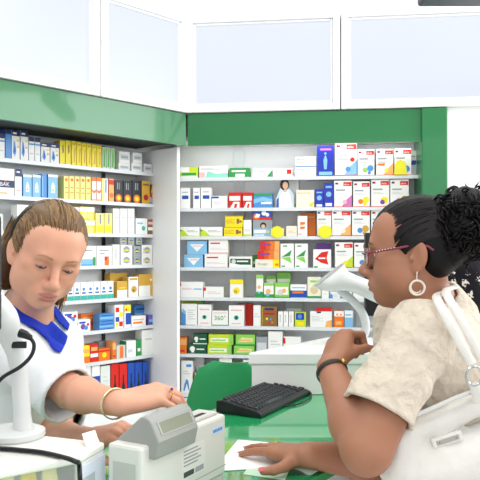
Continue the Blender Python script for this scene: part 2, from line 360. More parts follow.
 'grey': ('grey carton', 'gr', 'lgr', [('r', .1, .2, .9, .7, 'lgr')]),
 'blman': ('tall white carton with blue walking figure', 'w', 'w', [('p', [(.2, .1), (.32, .1), (.5, .32), (.66, .12), (.76, .12), (.62, .42), (.45, .45), (.3, .3)], 'sb'), ('r', .45, .82, .9, .9, 'sb')]+lines(.2, .8, .6, .75, 2, 'lgr')),
 'bear': ('brown and white carton', 'br', 'br', [('r', .3, .5, 1, 1, 'w'), ('d', .5, .4, .2, '#6b4a2a'), ('d', .3, .7, .16, 'w')]),
 'bluesm': ('blue carton', 'sb', 'b', [('r', .1, .3, .9, .6, 'w')]),
 # angled left run
 'navy': ('white carton with navy top and blue drop', 'w', 'sb', drop),
 'bluepl': ('blue carton with plain side', 'sb', 'b', [('r', 0, .85, 1, 1, 'nb')]),
 'navylt': ('white carton with navy cap', 'w', 'w', [('r', 0, .82, 1, 1, 'nb'), ('r', .2, .3, .8, .36, 'lgr'), ('r', 0, .68, 1, .74, 'sb')]),
 'ydark': ('yellow carton with dark stroke', 'y', 'go', [('p', [(.5, .45), (.75, .55), (.68, .85), (.45, .8)], 'br')]),
 'ypl': ('slim bright yellow carton', 'y', 'y', [('p', [(.45, .15), (.7, .2), (.85, .75), (.6, .7)], 'go'), ('r', .15, .86, .85, .92, 'go')]),
 'gstripe': ('slim pale carton with green stripe', 'wg', 'lg', [('r', .15, .1, .8, .95, 'lg'), ('p', [(.3, .1), (.6, .1), (.75, .6), (.5, .9)], 'g')]),
 'greylab': ('small white carton with grey label', 'w', 'w', [('r', .1, .3, .9, .75, 'lgr'), ('r', .2, .45, .8, .6, 'gr')]),
 'bak': ('white carton with navy band', 'w', 'w', [('r', 0, .5, 1, .9, 'nb'), ('t', .22, .58, .22, 'BAK', 'w', .6), ('d', .5, .84, .06, 'r'), ('r', .1, .15, .6, .22, 'lo')]),
 'whnav': ('tall white carton with navy head', 'w', 'w', [('r', 0, .72, 1, 1, 'nb'), ('r', .2, .2, .8, .26, 'pk'), ('r', .2, .85, .7, .9, 'w')]),
 'skyface': ('sky blue carton with white bottle', 'lb', 'sb', [('r', 0, .9, 1, 1, 'w'), ('p', [(.3, .25), (.7, .25), (.68, .5), (.55, .68), (.42, .68), (.32, .5)], 'w'), ('d', .5, .36, .1, 'lg')]),
 'sideblue': ('blue carton turned sideways', 'sb', 'sb', [('r', .1, .1, .3, .9, 'lb')]),
 'lyel': ('slim pale yellow carton with orange dot', 'ly', 'ly', [('d', .5, .85, .28, 'o'), ('r', .2, .3, .8, .34, 'go'), ('r', .2, .5, .8, .54, 'go'), ('r', .92, 0, 1, 1, 'go')]),
 'orring': ('orange and white carton with oval', 'w', 'o', [('r', 0, .85, 1, 1, 'o'), ('d', .5, .45, .45, 'o'), ('d', .5, .5, .24, 'w'), ('r', 0, 0, 1, .1, 'lo')]),
 'wyb': ('slim white carton with yellow and blue', 'w', 'ly', [('r', 0, 0, .4, 1, 'ly'), ('r', .55, .4, .75, .95, 'sb')]),
 'orredt': ('orange and red carton', 'lo', 'o', [('r', 0, .75, 1, .95, 'r'), ('d', .5, .3, .4, 'o')]),
 'black': ('black carton with orange glow', 'dk', 'dk', [('d', .5, .22, .38, 'o'), ('d', .5, .22, .2, 'y'), ('r', .3, .6, .42, .9, 'gr'), ('r', .55, .6, .62, .9, 'gr')]),
 'pouch': ('gold carton with red heart', 'go', 'br', [('d', .5, .3, .3, 'dr'), ('r', .1, .8, .9, .88, 'br')]),
 'pouch2': ('tilted gold carton with red and grey foot', 'go', 'br', [('r', 0, 0, 1, .2, 'gr'), ('r', 0, .2, 1, .38, 'r'), ('r', .2, .26, .8, .32, 'w')]),
 'lady': ('yellow carton with white banner', 'y', 'y', [('r', 0, .62, 1, .96, 'w'), ('t', .1, .68, .18, 'Lady', 'gr', .5), ('d', .3, .35, .2, 'ly'), ('d', .7, .3, .2, 'ly')]),
 'lyblue': ('pale yellow carton with blue stripe', 'ly', 'ly', [('r', .5, .5, .62, .95, 'b'), ('r', .1, .1, .9, .4, 'y')]),
 'tall': ('tall plain white carton', 'w', 'lgr', [('r', .2, .62, .8, .68, 'lgr'), ('r', .2, .3, .8, .33, 'lgr')]),
 'tealw': ('white carton with teal print', 'w', 'w', [('d', .65, .4, .16, 't'), ('r', .1, .65, .6, .75, 'lb')]),
 'brownb': ('brown and white banded carton', 'br', 'br', [('r', 0, .3, 1, .5, 'w'), ('r', 0, .68, 1, .85, 'pk')]),
 'bluegr': ('white carton with blue foot and green bottle', 'w', 'w', [('r', 0, 0, .75, .36, 'lb'), ('r', .75, .0, .95, .45, 'g'), ('r', .15, .75, .7, .8, 'gr'), ('r', .0, .0, .7, .1, 'sb')]),
 'redor': ('white carton with red and orange glass', 'w', 'w', [('r', .5, .0, .8, .48, 'o'), ('r', .5, .28, .65, .48, 'r'), ('r', .15, .75, .8, .8, 'gr'), ('r', .2, .6, .5, .64, 'g')]),
 'eye': ('small white carton with grey and yellow eye', 'w', 'gr', [('r', .15, .2, .85, .75, 'lgr'), ('d', .5, .52, .24, 'gr'), ('p', [(.2, .4), (.5, .6), (.8, .4)], 'y')]),
 'eyeg': ('small grey carton with yellow eye', 'gr', 'gr', [('d', .5, .5, .22, 'nb'), ('p', [(.2, .4), (.5, .6), (.8, .4)], 'y')]),
 'logo': ('white carton with blue logo and teal foot', 'w', 'w', [('r', 0, 0, 1, .28, 't'), ('d', .5, .62, .22, 'sb'), ('r', .2, .38, .8, .46, 'b')]),
 'goldt': ('gold and white carton', 'w', 'go', [('r', 0, .5, 1, 1, 'go'), ('r', .2, .6, .8, .66, 'y')]),
 'golddrop': ('white carton with gold drop', 'w', 'go', [('d', .55, .4, .28, 'go'), ('d', .5, .35, .12, 'br'), ('r', .1, .85, .9, .95, 'go')]),
 'goldw': ('wide gold carton with white foot', 'go', 'go', [('r', 0, 0, .8, .5, 'w'), ('d', .85, .75, .07, 'w')]),
 'valve': ('white carton with violet flowers', 'w', 'w', [('d', .4, .45, .2, 'p'), ('d', .65, .35, .16, 'sb'), ('r', .1, .7, .6, .85, 'b'), ('d', .8, .6, .1, 'r')]),
 'orplain': ('orange carton with darker band', 'o', 'o', [('r', 0, .3, 1, .5, '#c9561b'), ('r', .1, .7, .9, .8, 'lo')]),
 'blstripe': ('blue carton with pale stripes', 'sb', 'sb', [('r', 0, .4, 1, .6, 'lb'), ('r', .1, .75, .9, .85, 'b'), ('r', .1, .1, .9, .2, 'b')]),
 'dots': ('white carton with red, blue and yellow squares', 'w', 'w', [('r', .1, .7, .5, .9, 'r'), ('r', .5, .5, .9, .7, 'y'), ('r', .1, .3, .5, .5, 'b'), ('r', .5, .1, .9, .3, 'r'), ('r', .1, .1, .4, .28, 'y')]),
 'yblue': ('yellow and blue carton', 'w', 'b', [('r', 0, .7, 1, 1, 'y'), ('r', .2, .15, 1, .65, 'b'), ('d', .3, .8, .15, 'r')]),
 'wor': ('low white carton with orange print', 'w', 'w', [('r', .1, .3, .75, .48, 'o'), ('r', .1, .62, .85, .72, 'lo')]),
 'blviolet': ('violet-blue carton', '#5a67b5', 'p', [('r', .1, .35, .9, .6, 'lb')]),
 'yred': ('yellow carton with red foot', 'y', 'go', [('r', 0, 0, 1, .4, 'o'), ('r', .1, .6, .9, .8, 'lo')]),
 'rw': ('red and white striped carton', 'r', 'r', [('r', 0, .3, 1, .5, 'w'), ('r', .1, .65, .9, .85, 'lo')]),
 'orlow': ('low orange carton with yellow oval', 'o', 'o', [('d', .5, .5, .2, 'y'), ('r', 0, .75, 1, .9, 'r')]),
 'greyp': ('plain grey carton', 'gr', 'gr', []),
 'orspot': ('pale grey carton with orange stripe', 'lgr', 'o', [('r', .35, .05, .75, .95, 'o')]),
 'whg': ('white carton with green side', 'w', 'g', [('r', .12, .3, .6, .5, 'lgr')]),
 'green': ('green carton', 'g', 'g', [('r', .2, .3, .8, .5, 'w')]),
 'wtall': ('tall white carton with small grey mark', 'w', 'w', [('r', .25, .6, .8, .66, 'lgr')]),
 'wbr': ('white carton with blue and red bands', 'w', 'w', [('r', 0, .55, 1, .75, 'b'), ('r', 0, .25, 1, .4, 'r')]),
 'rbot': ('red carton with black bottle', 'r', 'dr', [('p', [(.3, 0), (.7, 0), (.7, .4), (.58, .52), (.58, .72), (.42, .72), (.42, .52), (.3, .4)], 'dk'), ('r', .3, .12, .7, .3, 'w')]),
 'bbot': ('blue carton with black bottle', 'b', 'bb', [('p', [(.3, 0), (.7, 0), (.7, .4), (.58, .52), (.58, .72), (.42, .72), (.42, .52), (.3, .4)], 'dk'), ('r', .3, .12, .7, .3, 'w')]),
}
def colr(c): return C.get(c, c)
def carton_mesh(sty, w, d, h):
    _, base, side, els = STY[sty]
    mb = MB(); cols = [colr(base)]
    def mi(c):
        c = colr(c)
        if c not in cols: cols.append(c)
        return cols.index(c)
    e = min(.0012, w*.06)
    # folded carton: shell with softened vertical edges and a lid flap line on top
    ring = [(-w/2+e,0),(w/2-e,0),(w/2,e),(w/2,d-e),(w/2-e,d),(-w/2+e,d),(-w/2,d-e),(-w/2,e)]
    n = 8
    v = [(x,y,z) for z in (0,h) for x,y in ring]
    f = [tuple(range(7,-1,-1)), tuple(range(8,16))]; ms = [0, 0]
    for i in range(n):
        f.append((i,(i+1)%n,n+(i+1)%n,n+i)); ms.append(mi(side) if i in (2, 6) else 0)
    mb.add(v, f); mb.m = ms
    mb.box((-w/2+.002, .0015, h), (w/2-.002, min(d*.3, .02), h+.0006), 0)          # tuck flap
    lay = [0]
    def put(poly, c):
        lay[0] += 1; y = -.00025-.00012*lay[0]
        k = len(poly)
        vv = [((x-.5)*w, y, z*h) for x, z in poly]+[((x-.5)*w, 0, z*h) for x, z in poly]
        ff = [tuple(range(k))]+[((i+1)%k, i, k+i, k+(i+1)%k) for i in range(k)]
        mb.add(vv, ff, mi(c))
    for q in els:
        if q[0] == 'r': put([(q[1],q[2]),(q[3],q[2]),(q[3],q[4]),(q[1],q[4])], q[5])
        elif q[0] == 'd':
            r = q[3]; rz = r*w/h
            if rz > .45: rz = .45; r = rz*h/w
            put([(min(max(q[1]+r*math.cos(t*PI/7), .01), .99), min(max(q[2]+rz*math.sin(t*PI/7), .01), .99)) for t in range(14)], q[4])
        elif q[0] == 'p':
            put(q[1], q[2])
        elif q[0] == 't':
            tv, tf, tw = text_mesh(q[4]); hh = q[3]*h; sc = min(hh, q[6]*w/tw)
            lay[0] += 2; y = -.00025-.00012*lay[0]
            vv = np.stack([(q[1]-.5)*w+tv[:,0]*sc, np.full(len(tv), y), q[2]*h+tv[:,1]*min(hh, sc*1.3)], 1)
            mb.add(vv, tf, mi(q[5]))
    return mb, [card(c) for c in cols]

CARTONS = []                        # [object, desc, shelf phrase, sort key]
ORD = ['top', 'second', 'third', 'fourth', 'fifth', 'sixth', 'seventh', 'eighth']
def shelf_row(unit, i, items):
    Z = (ZB if unit == 'back' else ZL)[i]; K = KB if unit == 'back' else KL
    prev_top = Z
    for it in items:
        x0, x1, yt, sty = it[:4]; op = it[4] if len(it) > 4 else {}
        if isinstance(op, str): op = {c: 1 for c in op}
        k = K+.006+(.072 if 'b' in op else 0)+(.0 if 'f' not in op else -.002)
        s0, Y0 = hit(unit, x0, k); s1, Y1 = hit(unit, x1, k)
        w = abs(s1-s0)-.0016; Ym = (Y0+Y1)/2
        zb = prev_top+.0008 if 's' in op else Z
        h = H_EYE-(yt-PY0)/F_PX*Ym-zb
        if h < .012: h = .012
        d = .058 if unit == 'left' else .068
        if 'b' in op: d = .05
        if 'd' in op: d = op['d']
        mb, mats = carton_mesh(sty, w, d, h)
        ang = math.atan2(UB[1], UB[0]) if unit == 'back' else math.atan2(-UL[1], -UL[0])
        q = P3(unit, (s0+s1)/2, k, zb)
        o = obj('medicine_carton', mb, mats, base=q, local=True, rz=ang)
        if 't' in op:
            o.matrix_world = o.matrix_world@Matrix.Translation((w/2, 0, 0))@Matrix.Rotation(math.radians(op['t']), 4, 'Y')@Matrix.Translation((-w/2, 0, 0))
        o['category'] = 'box'
        CARTONS.append([o, STY[sty][0], sty, unit, i, x0+zb*.001, zb])
        prev_top = zb+h+.0006

B = 'back'
shelf_row(B, 0, [(180,198,167,'lime'),(199,228,166,'mint'),(229,250,168,'greenw'),(252.5,272,168.7,'whgreen'),(272.6,292.5,168.7,'whred'),(295,316,167,'whblue'),(295,316,156.7,'whblue','s'),
  (316.8,334,146,'bluefig'),(334.8,357,142.5,'a_om'),(357.4,374.5,149.5,'a_bl'),(376,393.5,149,'a_or'),(394.2,411.5,148.5,'a_tag'),(405,418,151,'blsq','b')])
shelf_row(B, 1, [(180,190,188,'blsq'),(193,200,188,'blsq'),(200.6,211,187.6,'blsq'),(211.6,227.5,196,'bltab'),(228.2,241.6,192.5,'redw'),(242.2,253,192.5,'redw'),(253.4,272.6,193,'blwave'),
  (286,299,179,'whlime','b'),(296,314.3,190,'flower'),(315,323.6,189.5,'bluew'),(324,333.4,183,'bluew'),(334,352,180.7,'a_mg'),(353,370,181.5,'a_ye'),(371,389.5,179.6,'a_pu'),(390.2,409,179.6,'a_pi')])
shelf_row(B, 2, [(180,199.7,227,'leaf'),(200.3,222.5,227,'leaf'),(223.7,242.5,227.3,'yellow'),(225,243,216,'yellow','s'),(243.2,251.5,220,'whlime'),(253,271.6,220,'face'),(252.5,271.6,208.7,'bluered','s'),
  (286,297,226,'pinkcr'),(272,284,228.5,'pinkcr'),(297.4,307.3,216,'whor'),(300,316,213,'orange','b'),(316.8,331.3,210,'a_pi'),(331.8,351,210,'a_pe'),(351.8,370,210,'a_sk'),(371,389,210,'a_bl'),(389.6,407,210,'a_or')])
shelf_row(B, 3, [(184,203,254.7,'skyst'),(187,207,241,'skyst','s'),(204.4,227.5,254,'whrt'),(208.4,228,239.8,'whrt','s'),(229,252,256.7,'dkgreen'),(252,258,255,'green','b'),
  (255,279.5,259.5,'flexa'),(257.5,279.7,250.5,'orred','s'),(260,279.7,241,'orred','s'),(280.2,294,243.7,'garrow'),(294.7,308,243.7,'garrow'),(313,331.3,249.5,'rarrow'),(316,331.5,243.5,'purple','b'),
  (334.8,353,242.5,'a_li'),(354,372,243,'a_sk'),(373,391,242.5,'a_mg')])
shelf_row(B, 4, [(180,203,282,'peach'),(203.5,223.5,287,'redtab'),(229.8,243,279.8,'yelltop'),(256,263.2,275,'herbal'),(263.6,273.8,283.5,'herbal'),(266,276,276,'herbal','b'),(276.5,291,272.5,'herbalb','b'),
  (274.2,289.5,283,'herbalb'),(290.2,306.7,284.6,'blorange'),(307.3,321,277,'beigeg'),(321.5,329,289,'plain'),(330,340,292,'blcorner'),(340.5,352,292,'blcorner'),(334,350,282,'bluesm','s'),(353,366,284,'plain')])
shelf_row(B, 5, [(181.3,197,304,'blcorner'),(181.5,203,300.5,'limelab','b'),(197.5,211.4,304.7,'teal'),(211.8,228,311,'g360'),(228.6,244,305.6,'teal'),(237,253,304,'red','b'),(253.2,260.8,305.5,'plain'),(261.4,277,306.5,'gold'),
  (278,283,311.7,'slim'),(283.3,288.3,311.7,'slim'),(288.6,293.8,311.7,'slim'),(285,303,301,'grey','b'),(294.6,306,312.3,'bluey'),(310,332,311.5,'whpeach'),(315.6,332,308.5,'redbox','s'),(334,344,311,'orw'),(344.5,353,310.6,'skyw')])
shelf_row(B, 6, [(177.8,186.5,337.5,'orsm'),(188.3,206.5,344.3,'dgdot'),(193,207.3,334.3,'dgdot','s'),(207.4,231.6,345,'limelab'),(208.4,233.2,334.7,'limelab','s'),(233.7,254.5,346,'greeny'),(235.6,255.2,334.9,'greeny','s'),
  (256,267.6,337,'grey'),(268,282.6,331.5,'plain'),(283.2,301,337,'redtab')])
shelf_row(B, 7, [(181,192.6,361,'blman'),(193.3,199.5,373,'bear'),(194,204,358,'blcorner','b'),(208.5,218,366,'bluesm'),(219,232,358,'whg'),(233,240,363.7,'orsm'),(243,256,360,'plain')])
L = 'left'
def tops(a, ya, b, yb, n, sty):
    return [(a+(b-a)*i/n, a+(b-a)*(i+1)/n-.25, ya+(yb-ya)*(i+.5)/n, sty) for i in range(n)]
shelf_row(L, 0, [(-4,5,133.5,'navylt'),(5.3,11.4,129.5,'bluepl'),(11.6,20,130,'navy'),(20.4,28.3,130.6,'navy'),(28.6,34.5,137,'navylt'),(34.8,40.5,137.8,'navylt'),(41,50,142.8,'navy'),(50.3,59.3,143.8,'navy')]
  +tops(59.8,140.6,71.2,140.8,2,'ydark')+tops(71.6,140.8,102,146,6,'ypl')+tops(102.4,147,115,148.4,3,'gstripe')
  +[(118.5,130,163.6,'greylab'),(119.2,130,151.6,'greylab','s'),(131.5,142,163.5,'greylab'),(132.8,142.3,153,'greylab','s'),(144,152,164,'greylab')])
shelf_row(L, 1, [(-4,14.5,178.5,'bak'),(-4,14.5,168.5,'plain','s'),(15,22,168.5,'whnav'),(23,32,174.7,'skyface'),(32.4,41,175,'skyface'),(41.4,47,174,'sideblue'),(48,58,174.7,'skyface')]
  +tops(63.7,176,91.4,177,5,'lyel')+[(91.7,96.5,177.6,'orring'),(96.8,101.4,177.8,'orring'),(101.7,108.2,178.5,'wyb'),(108.8,114.2,178.8,'orredt'),(114.5,123,180.5,'black'),(123.3,132,181,'black'),(132.3,141.4,181,'black'),
   (141.8,150,181,'pouch'),(148.8,158,179.5,'pouch2',{'t':14,'d':.03})])
shelf_row(L, 2, [(-6,3,214,'plain'),(17,32,205,'plain'),(33,50,206,'plain'),(52,64,207,'lady'),(65,79.5,219.5,'lady'),(65,79.5,207,'lady','s'),(80,95,220,'lady'),(80,94.6,207,'lady','s'),(95.5,104,213.3,'lyblue'),(104.5,112.3,213.3,'lyblue'),
   (112.9,119.8,208.7,'tall'),(120.2,127.1,208.7,'tall'),(127.5,134.6,208.7,'tall'),(135.8,147.6,218.5,'tealw'),(148,154.8,219.6,'brownb')])
shelf_row(L, 3, [(-6,3,246,'plain'),(66,81,246,'bluegr'),(81.5,96.5,246,'bluegr'),(97,112,246,'redor'),(112.4,119.9,244.6,'slim'),(120.5,132.6,255,'eye'),(120.5,132.6,245,'eye','s'),(120,127,237,'eyeg','s'),(133.4,141,256,'eyeg'),(133.2,141,246,'eyeg','s'),
   (128,134.6,237.3,'eyeg','s'),(141.6,152.2,256,'eye'),(141.6,152.2,245,'eye','s'),(136,142.5,237.5,'eyeg','s')])
shelf_row(L, 4, [(59,66.6,295,'orsm')]+tops(67.2,283,114,281,7,'logo')+[(117.2,127.6,281.7,'goldt'),(110,127.6,273,'goldw','b'),(128.4,138.5,277,'golddrop'),(138.8,153,274.4,'goldw')])
shelf_row(L, 5, [(60,77.4,324,'valve'),(63,78,312,'valve','s'),(78,90.5,319.6,'valve'),(81,98.8,313.7,'orplain','b'),(99.4,114,322.5,'blstripe'),(99.6,114.2,313.7,'blstripe','s'),(114.6,123.8,305,'dots'),(124.2,131,305,'yblue'),
   (131.5,146,316,'wor'),(134.5,148,305,'blstripe','b'),(148.3,155.4,315,'blviolet')])
shelf_row(L, 6, [(73,81.5,347,'yred'),(82,90,345.8,'yred'),(90.3,98.2,344.3,'rw'),(98.6,110,348.7,'orlow'),(99,111,341.4,'greyp','b'),(112.5,116.2,341.4,'orsm'),(116.5,125.7,345.5,'orspot'),(126.4,136.2,340.8,'whg'),(136.6,141.4,340,'green'),(141.8,154.6,329.8,'wtall')])
shelf_row(L, 7, [(82,91,367,'plain'),(92,100,366,'wbr'),(100.8,110.3,366,'plainc'),(111,119,364,'rbot'),(119.4,127.4,364,'rbot'),(127.8,134.8,363,'bbot'),(135.2,142.2,362.5,'bbot'),(142.6,149,362,'bbot')])

# labels: look first, then the place among the like on the same shelf
from collections import defaultdict
grp = defaultdict(list)
for c in CARTONS: grp[(c[1], c[3], c[4])].append(c)
for (desc, unit, i), cs in grp.items():
    sh = 'the %s %s shelf' % (ORD[i], 'back-wall' if unit == 'back' else 'left-wall')
    if len(cs) == 1:
        cs[0][0]['label'] = '%s on %s' % (desc, sh); continue
    cs.sort(key=lambda c: (round(c[5]), c[6]))
    n = len(cs)
    g = '%s on %s' % (desc.replace('carton', 'cartons', 1), sh)
    if n == 2 and abs(cs[0][6]-cs[1][6]) > .01 and abs(cs[0][5]-cs[1][5]) < 8:
        cs.sort(key=lambda c: c[6]); names = ['bottom of stacked pair', 'top of stacked pair']
    elif n == 2: names = ['left of two', 'right of two']
    elif any(c[6]-min(x[6] for x in cs) > .01 for c in cs):      # columns with upper and lower cartons
        cs.sort(key=lambda c: (c[6], c[5])); zs = sorted({round(c[6], 1+1) for c in cs}); names = []
        lo = min(c[6] for c in cs)
        low = [c for c in cs if c[6]-lo < .01]; up = [c for c in cs if c[6]-lo >= .01]
        W = ['leftmost', 'second', 'third', 'fourth', 'fifth']
        names = ['%s in lower row' % (W[k]) for k in range(len(low))]+['%s stacked above' % (W[k]) for k in range(len(up))]
        cs = low+sorted(up, key=lambda c: c[5])
    else:
        W = ['leftmost', 'second from left', 'third from left', 'fourth from left', 'fifth from left', 'sixth from left', 'seventh from left']
        names = [W[k] for k in range(n)]; names[-1] = 'rightmost'
    for c, nm in zip(cs, names):
        c[0]['label'] = '%s, %s, %s' % (desc, nm, sh.replace('the ', '')); c[0]['group'] = g

# yellow price bursts and the little standee ---------------------------------
tag_y = mat('price_tag_yellow', '#f4ea2a', rough=.5)
def burst(px, py, r_px, Z, label):
    s, Y = hit('back', px, KB-.012); r = r_px/F_PX*Y
    mb = MB(); c = H_EYE-(py-PY0)/F_PX*Y; pts = []
    for a in range(20):
        t = a/20*2*PI; q = r*(1 if a % 2 else .86); pts.append((q*math.cos(t)*.95, q*math.sin(t)))
    z0 = Z+.006
    body = [(x, z) for x, z in pts]
    def ring(kk): return [P3('back', s+x, kk, c+z) for x, z in body]
    mb.loft([ring(KB-.0135), ring(KB-.0115)])
    w0 = r*.98
    mb.loft([[P3('back', s+a, kk, zz) for a, zz in ((-w0, z0), (w0, z0), (w0*.9, z0+r*1.1), (-w0*.9, z0+r*1.1))] for kk in (KB-.0128, KB-.0108)])
    o = obj('price_tag', mb, tag_y, base=P3('back', s, KB, z0))
    tag(o, label, 'price tag', 'yellow price tags on the back-wall shelves')
burst(400.5, 166, 6.5, ZB[0], 'yellow price tag in front of the rightmost top-shelf carton')
burst(277, 232, 6.5, ZB[2], 'yellow price tag left of the two-arrow orange carton, third shelf')
burst(325, 232, 7, ZB[2], 'yellow price tag on the leftmost red-labelled third-shelf carton')

s, Y = hit('back', 285, KB+.01); Zs = ZB[1]; sc = Y/F_PX
st = thing('display_standee', P3('back', s, KB+.02, Zs), math.atan2(UB[1], UB[0]), 'small cut-out card standee of dark-haired woman in white, second back-wall shelf', 'display card')
def cut(name, polys, y0, y1, m):
    mb = MB()
    for pl in polys:
        mb.loft([[(x*sc, y0, z*sc) for x, z in pl], [(x*sc, y1, z*sc) for x, z in pl]])
    return obj(name, mb, m, st, local=True)
ell = lambda cx, cz, rx, rz, n=16: [(cx+rx*math.cos(2*PI*i/n), cz+rz*math.sin(2*PI*i/n)) for i in range(n)]
cut('card_back', [[(-9.5,0),(9,0),(9,14),(4,20),(-5,20),(-9.5,9)]], 0, .003, card('#cfe3f2'))
cut('printed_dress', [[(-6,0),(7,0),(6,12),(3,17),(-3,17),(-6,11)]], -.0012, 0, card('#f4f4f4'))
cut('printed_hair', [ell(-.5, 24, 4.6, 6)], -.0006, .003, card('#2a1c18'))
cut('printed_face', [ell(.2, 23, 2.7, 3.9), [(-1.3,16.5),(1.5,16.5),(1.2,20),(-.9,20)]], -.0018, -.0006, card('#e3b79a'))
cut('printed_logo', [[(-9,1),(-6.4,1),(-6.4,11),(-8.4,9)]], -.0012, 0, card('#3f63b5'))
mb = MB(); mb.loft([[(-.012, .003, 0), (.012, .003, 0), (.008, .003, .05), (-.008, .003, .05)], [(-.012, .03, 0), (.012, .03, 0), (.008, .006, .05), (-.008, .006, .05)]])
obj('easel_back', mb, card('#e8e8e8'), st, local=True)
# ---------------------------------------------------------------- counter and the things on it
ZC = 1.06
DC = nrm([.566, .824]); PC0 = np.array([-.124, 2.066]); QC0 = np.array([.173, 1.51])
LC = np.array([-DC[1], DC[0]])                     # towards the pharmacist
def frame3(x2, y2=None):
    x = np.array([x2[0], x2[1], 0.]); x /= np.linalg.norm(x); y = np.array([-x[1], x[0], 0.])
    return np.stack([x, y, [0,0,1.]], 1)           # columns
def pt(P, t): return P+DC*t
green_glass = mat('green_counter_glass', '#1f9a5c', rough=.06, spec=.7, coat=.6)
white_plastic = mat('white_plastic', '#eeeeec', rough=.35)
black_plastic = mat('black_plastic', '#15171a', rough=.4)
grey_plastic = mat('grey_display_plastic', '#9a9c98', rough=.4)
beige_plastic = mat('beige_register_plastic', '#dfded8', rough=.4)

cn = thing('sales_counter', (*( (PC0+QC0)/2 ), 0), 0, 'long white sales counter with glossy green glass top', 'counter')
tP, tQ = -1.35, -.95; fP, fQ = .95, 1.52
poly = [pt(QC0, tQ), pt(QC0, fQ), pt(PC0, fP), pt(PC0, tP)]
poly = [tuple(p) for p in poly]
mb = MB(); mb.prism(poly, ZC-.02, ZC); obj('glass_top', mb, green_glass, cn, bevel=.002)
inn = [tuple(np.array(p)*1.0) for p in (pt(QC0, tQ+.05)+LC*.05, pt(QC0, fQ-.05)+LC*.05, pt(PC0, fP-.03)-LC*.04, pt(PC0, tP+.03)-LC*.04)]
mb = MB(); mb.prism(inn, .08, ZC-.02); obj('counter_body', mb, white_lam, cn)
mb = MB(); mb.prism([tuple(np.array(p)+(LC*.03 if i < 2 else -LC*.03)) for i, p in enumerate(inn)], 0, .08); obj('plinth', mb, mat('plinth_grey', '#8c9092'), cn)

# box-shaped unit behind the keyboard
Yb, zb1 = 2.33, 1.202
x0 = (248-240)/F_PX*Yb
bl = [(x0, Yb), (.66, Yb+.0), (.72, 2.60), (.66, 2.70), (.36, 2.755)]
bx = thing('counter_box', (.4, 2.5, ZC), 0, 'white box-shaped unit with overhanging lid behind the keyboard', 'box')
cxy = np.mean(bl, axis=0)
sh = lambda k: [tuple(cxy+(np.array(p)-cxy)*k) for p in bl]
mb = MB(); mb.prism(sh(.975), ZC+.0005, zb1-.042); obj('body', mb, white_plastic, bx, bevel=.003)
mb = MB(); mb.prism(sh(1.0), zb1-.042, zb1); obj('lid', mb, mat('white_gloss_lid', '#f2f2f1', rough=.2), bx, bevel=.006)

# keyboard -------------------------------------------------------------------
A, Bq, Cq = on_z(216, 406, 1.086), on_z(261, 410.5, 1.084), on_z(305, 388.5, 1.09)
yl = nrm((Cq-Bq)[:2]); wk = .150; lk = .40
R = np.stack([[yl[1], -yl[0], 0], [yl[0], yl[1], 0], [0, 0, 1]], 1)   # x: short side towards customer, y: long
kb = thing('computer_keyboard', (Bq[0], Bq[1], ZC), 0, 'black computer keyboard lying on the green glass counter', 'keyboard')
O3 = np.array([Bq[0], Bq[1], ZC])
T3 = lambda p: (np.asarray(p, float)@R.T+O3)
mb = MB()
prof = [(-wk, .012), (-wk, .036), (-wk+.02, .040), (-.012, .019), (0, .012), (0, .002), (-wk, .002)]
mb.loft([T3([(x, y, z) for x, z in prof]) for y in (0, lk)])
obj('case', mb, black_plastic, kb, bevel=.003)
mb = MB(); mb.box((-.14, .03, 0), (-.12, .05, .004), M=R, o=O3); mb.box((-.14, lk-.05, 0), (-.12, lk-.03, .004), M=R, o=O3); mb.box((-.03, .03, 0), (-.015, .05, .004), M=R, o=O3); mb.box((-.03, lk-.05, 0), (-.015, lk-.03, .004), M=R, o=O3)
obj('rubber_feet', mb, black_plastic, kb)
mb = MB(); sl = -.021/.118
for r in range(6):
    xx = -.128+r*.0188+(-.006 if r == 0 else 0); zz = .0385+sl*(xx+.13)*1.0
    n = 20
    for c in range(n):
        if r == 5 and 4 <= c <= 9: continue
        if c in (15,) : continue
        y = .012+c*(lk-.024)/n
        b0 = np.array([xx, y, zz]); kx, ky = .0165, (lk-.024)/n-.003
        q = lambda i, hh: [T3(b0+np.array([a*kx+i*sg1, b*ky+i*sg2, hh+sl*a*kx])) for a, b, sg1, sg2 in ((0,0,1,1),(1,0,-1,1),(1,1,-1,-1),(0,1,1,-1))]
        mb.loft([q(0, -.001), q(.002, .0065)])
    if r == 5:
        y = .012+4*(lk-.024)/n; b0 = np.array([xx, y, zz]); kx, ky = .0165, 6*(lk-.024)/n-.003
        mb.loft([q(0, -.001), q(.002, .0065)])
obj('keys', mb, mat('key_plastic', '#24272b', rough=.45), kb)
mb = MB()
c0 = T3((-.06, lk+.002, .014)); pth = [c0, c0+np.array([.035, .01, -.004]), on_z(311, 396, ZC+.005), on_z(304, 402, ZC+.004), on_z(294, 405, ZC+.004), on_z(281, 406.5, ZC+.004)]
def spline(P, n=8):
    P = [np.asarray(p, float) for p in P]; P = [2*P[0]-P[1]]+P+[2*P[-1]-P[-2]]; out = []
    for i in range(1, len(P)-2):
        for k in range(n):
            t = k/n; a, b, c, d = P[i-1:i+3]
            out.append(.5*((2*b)+(-a+c)*t+(2*a-5*b+4*c-d)*t*t+(-a+3*b-3*c+d)*t**3))
    out.append(P[-2]); return np.array(out)
mb.tube(spline(pth), .0026, 8); obj('cable', mb, black_plastic, kb, smooth=True)

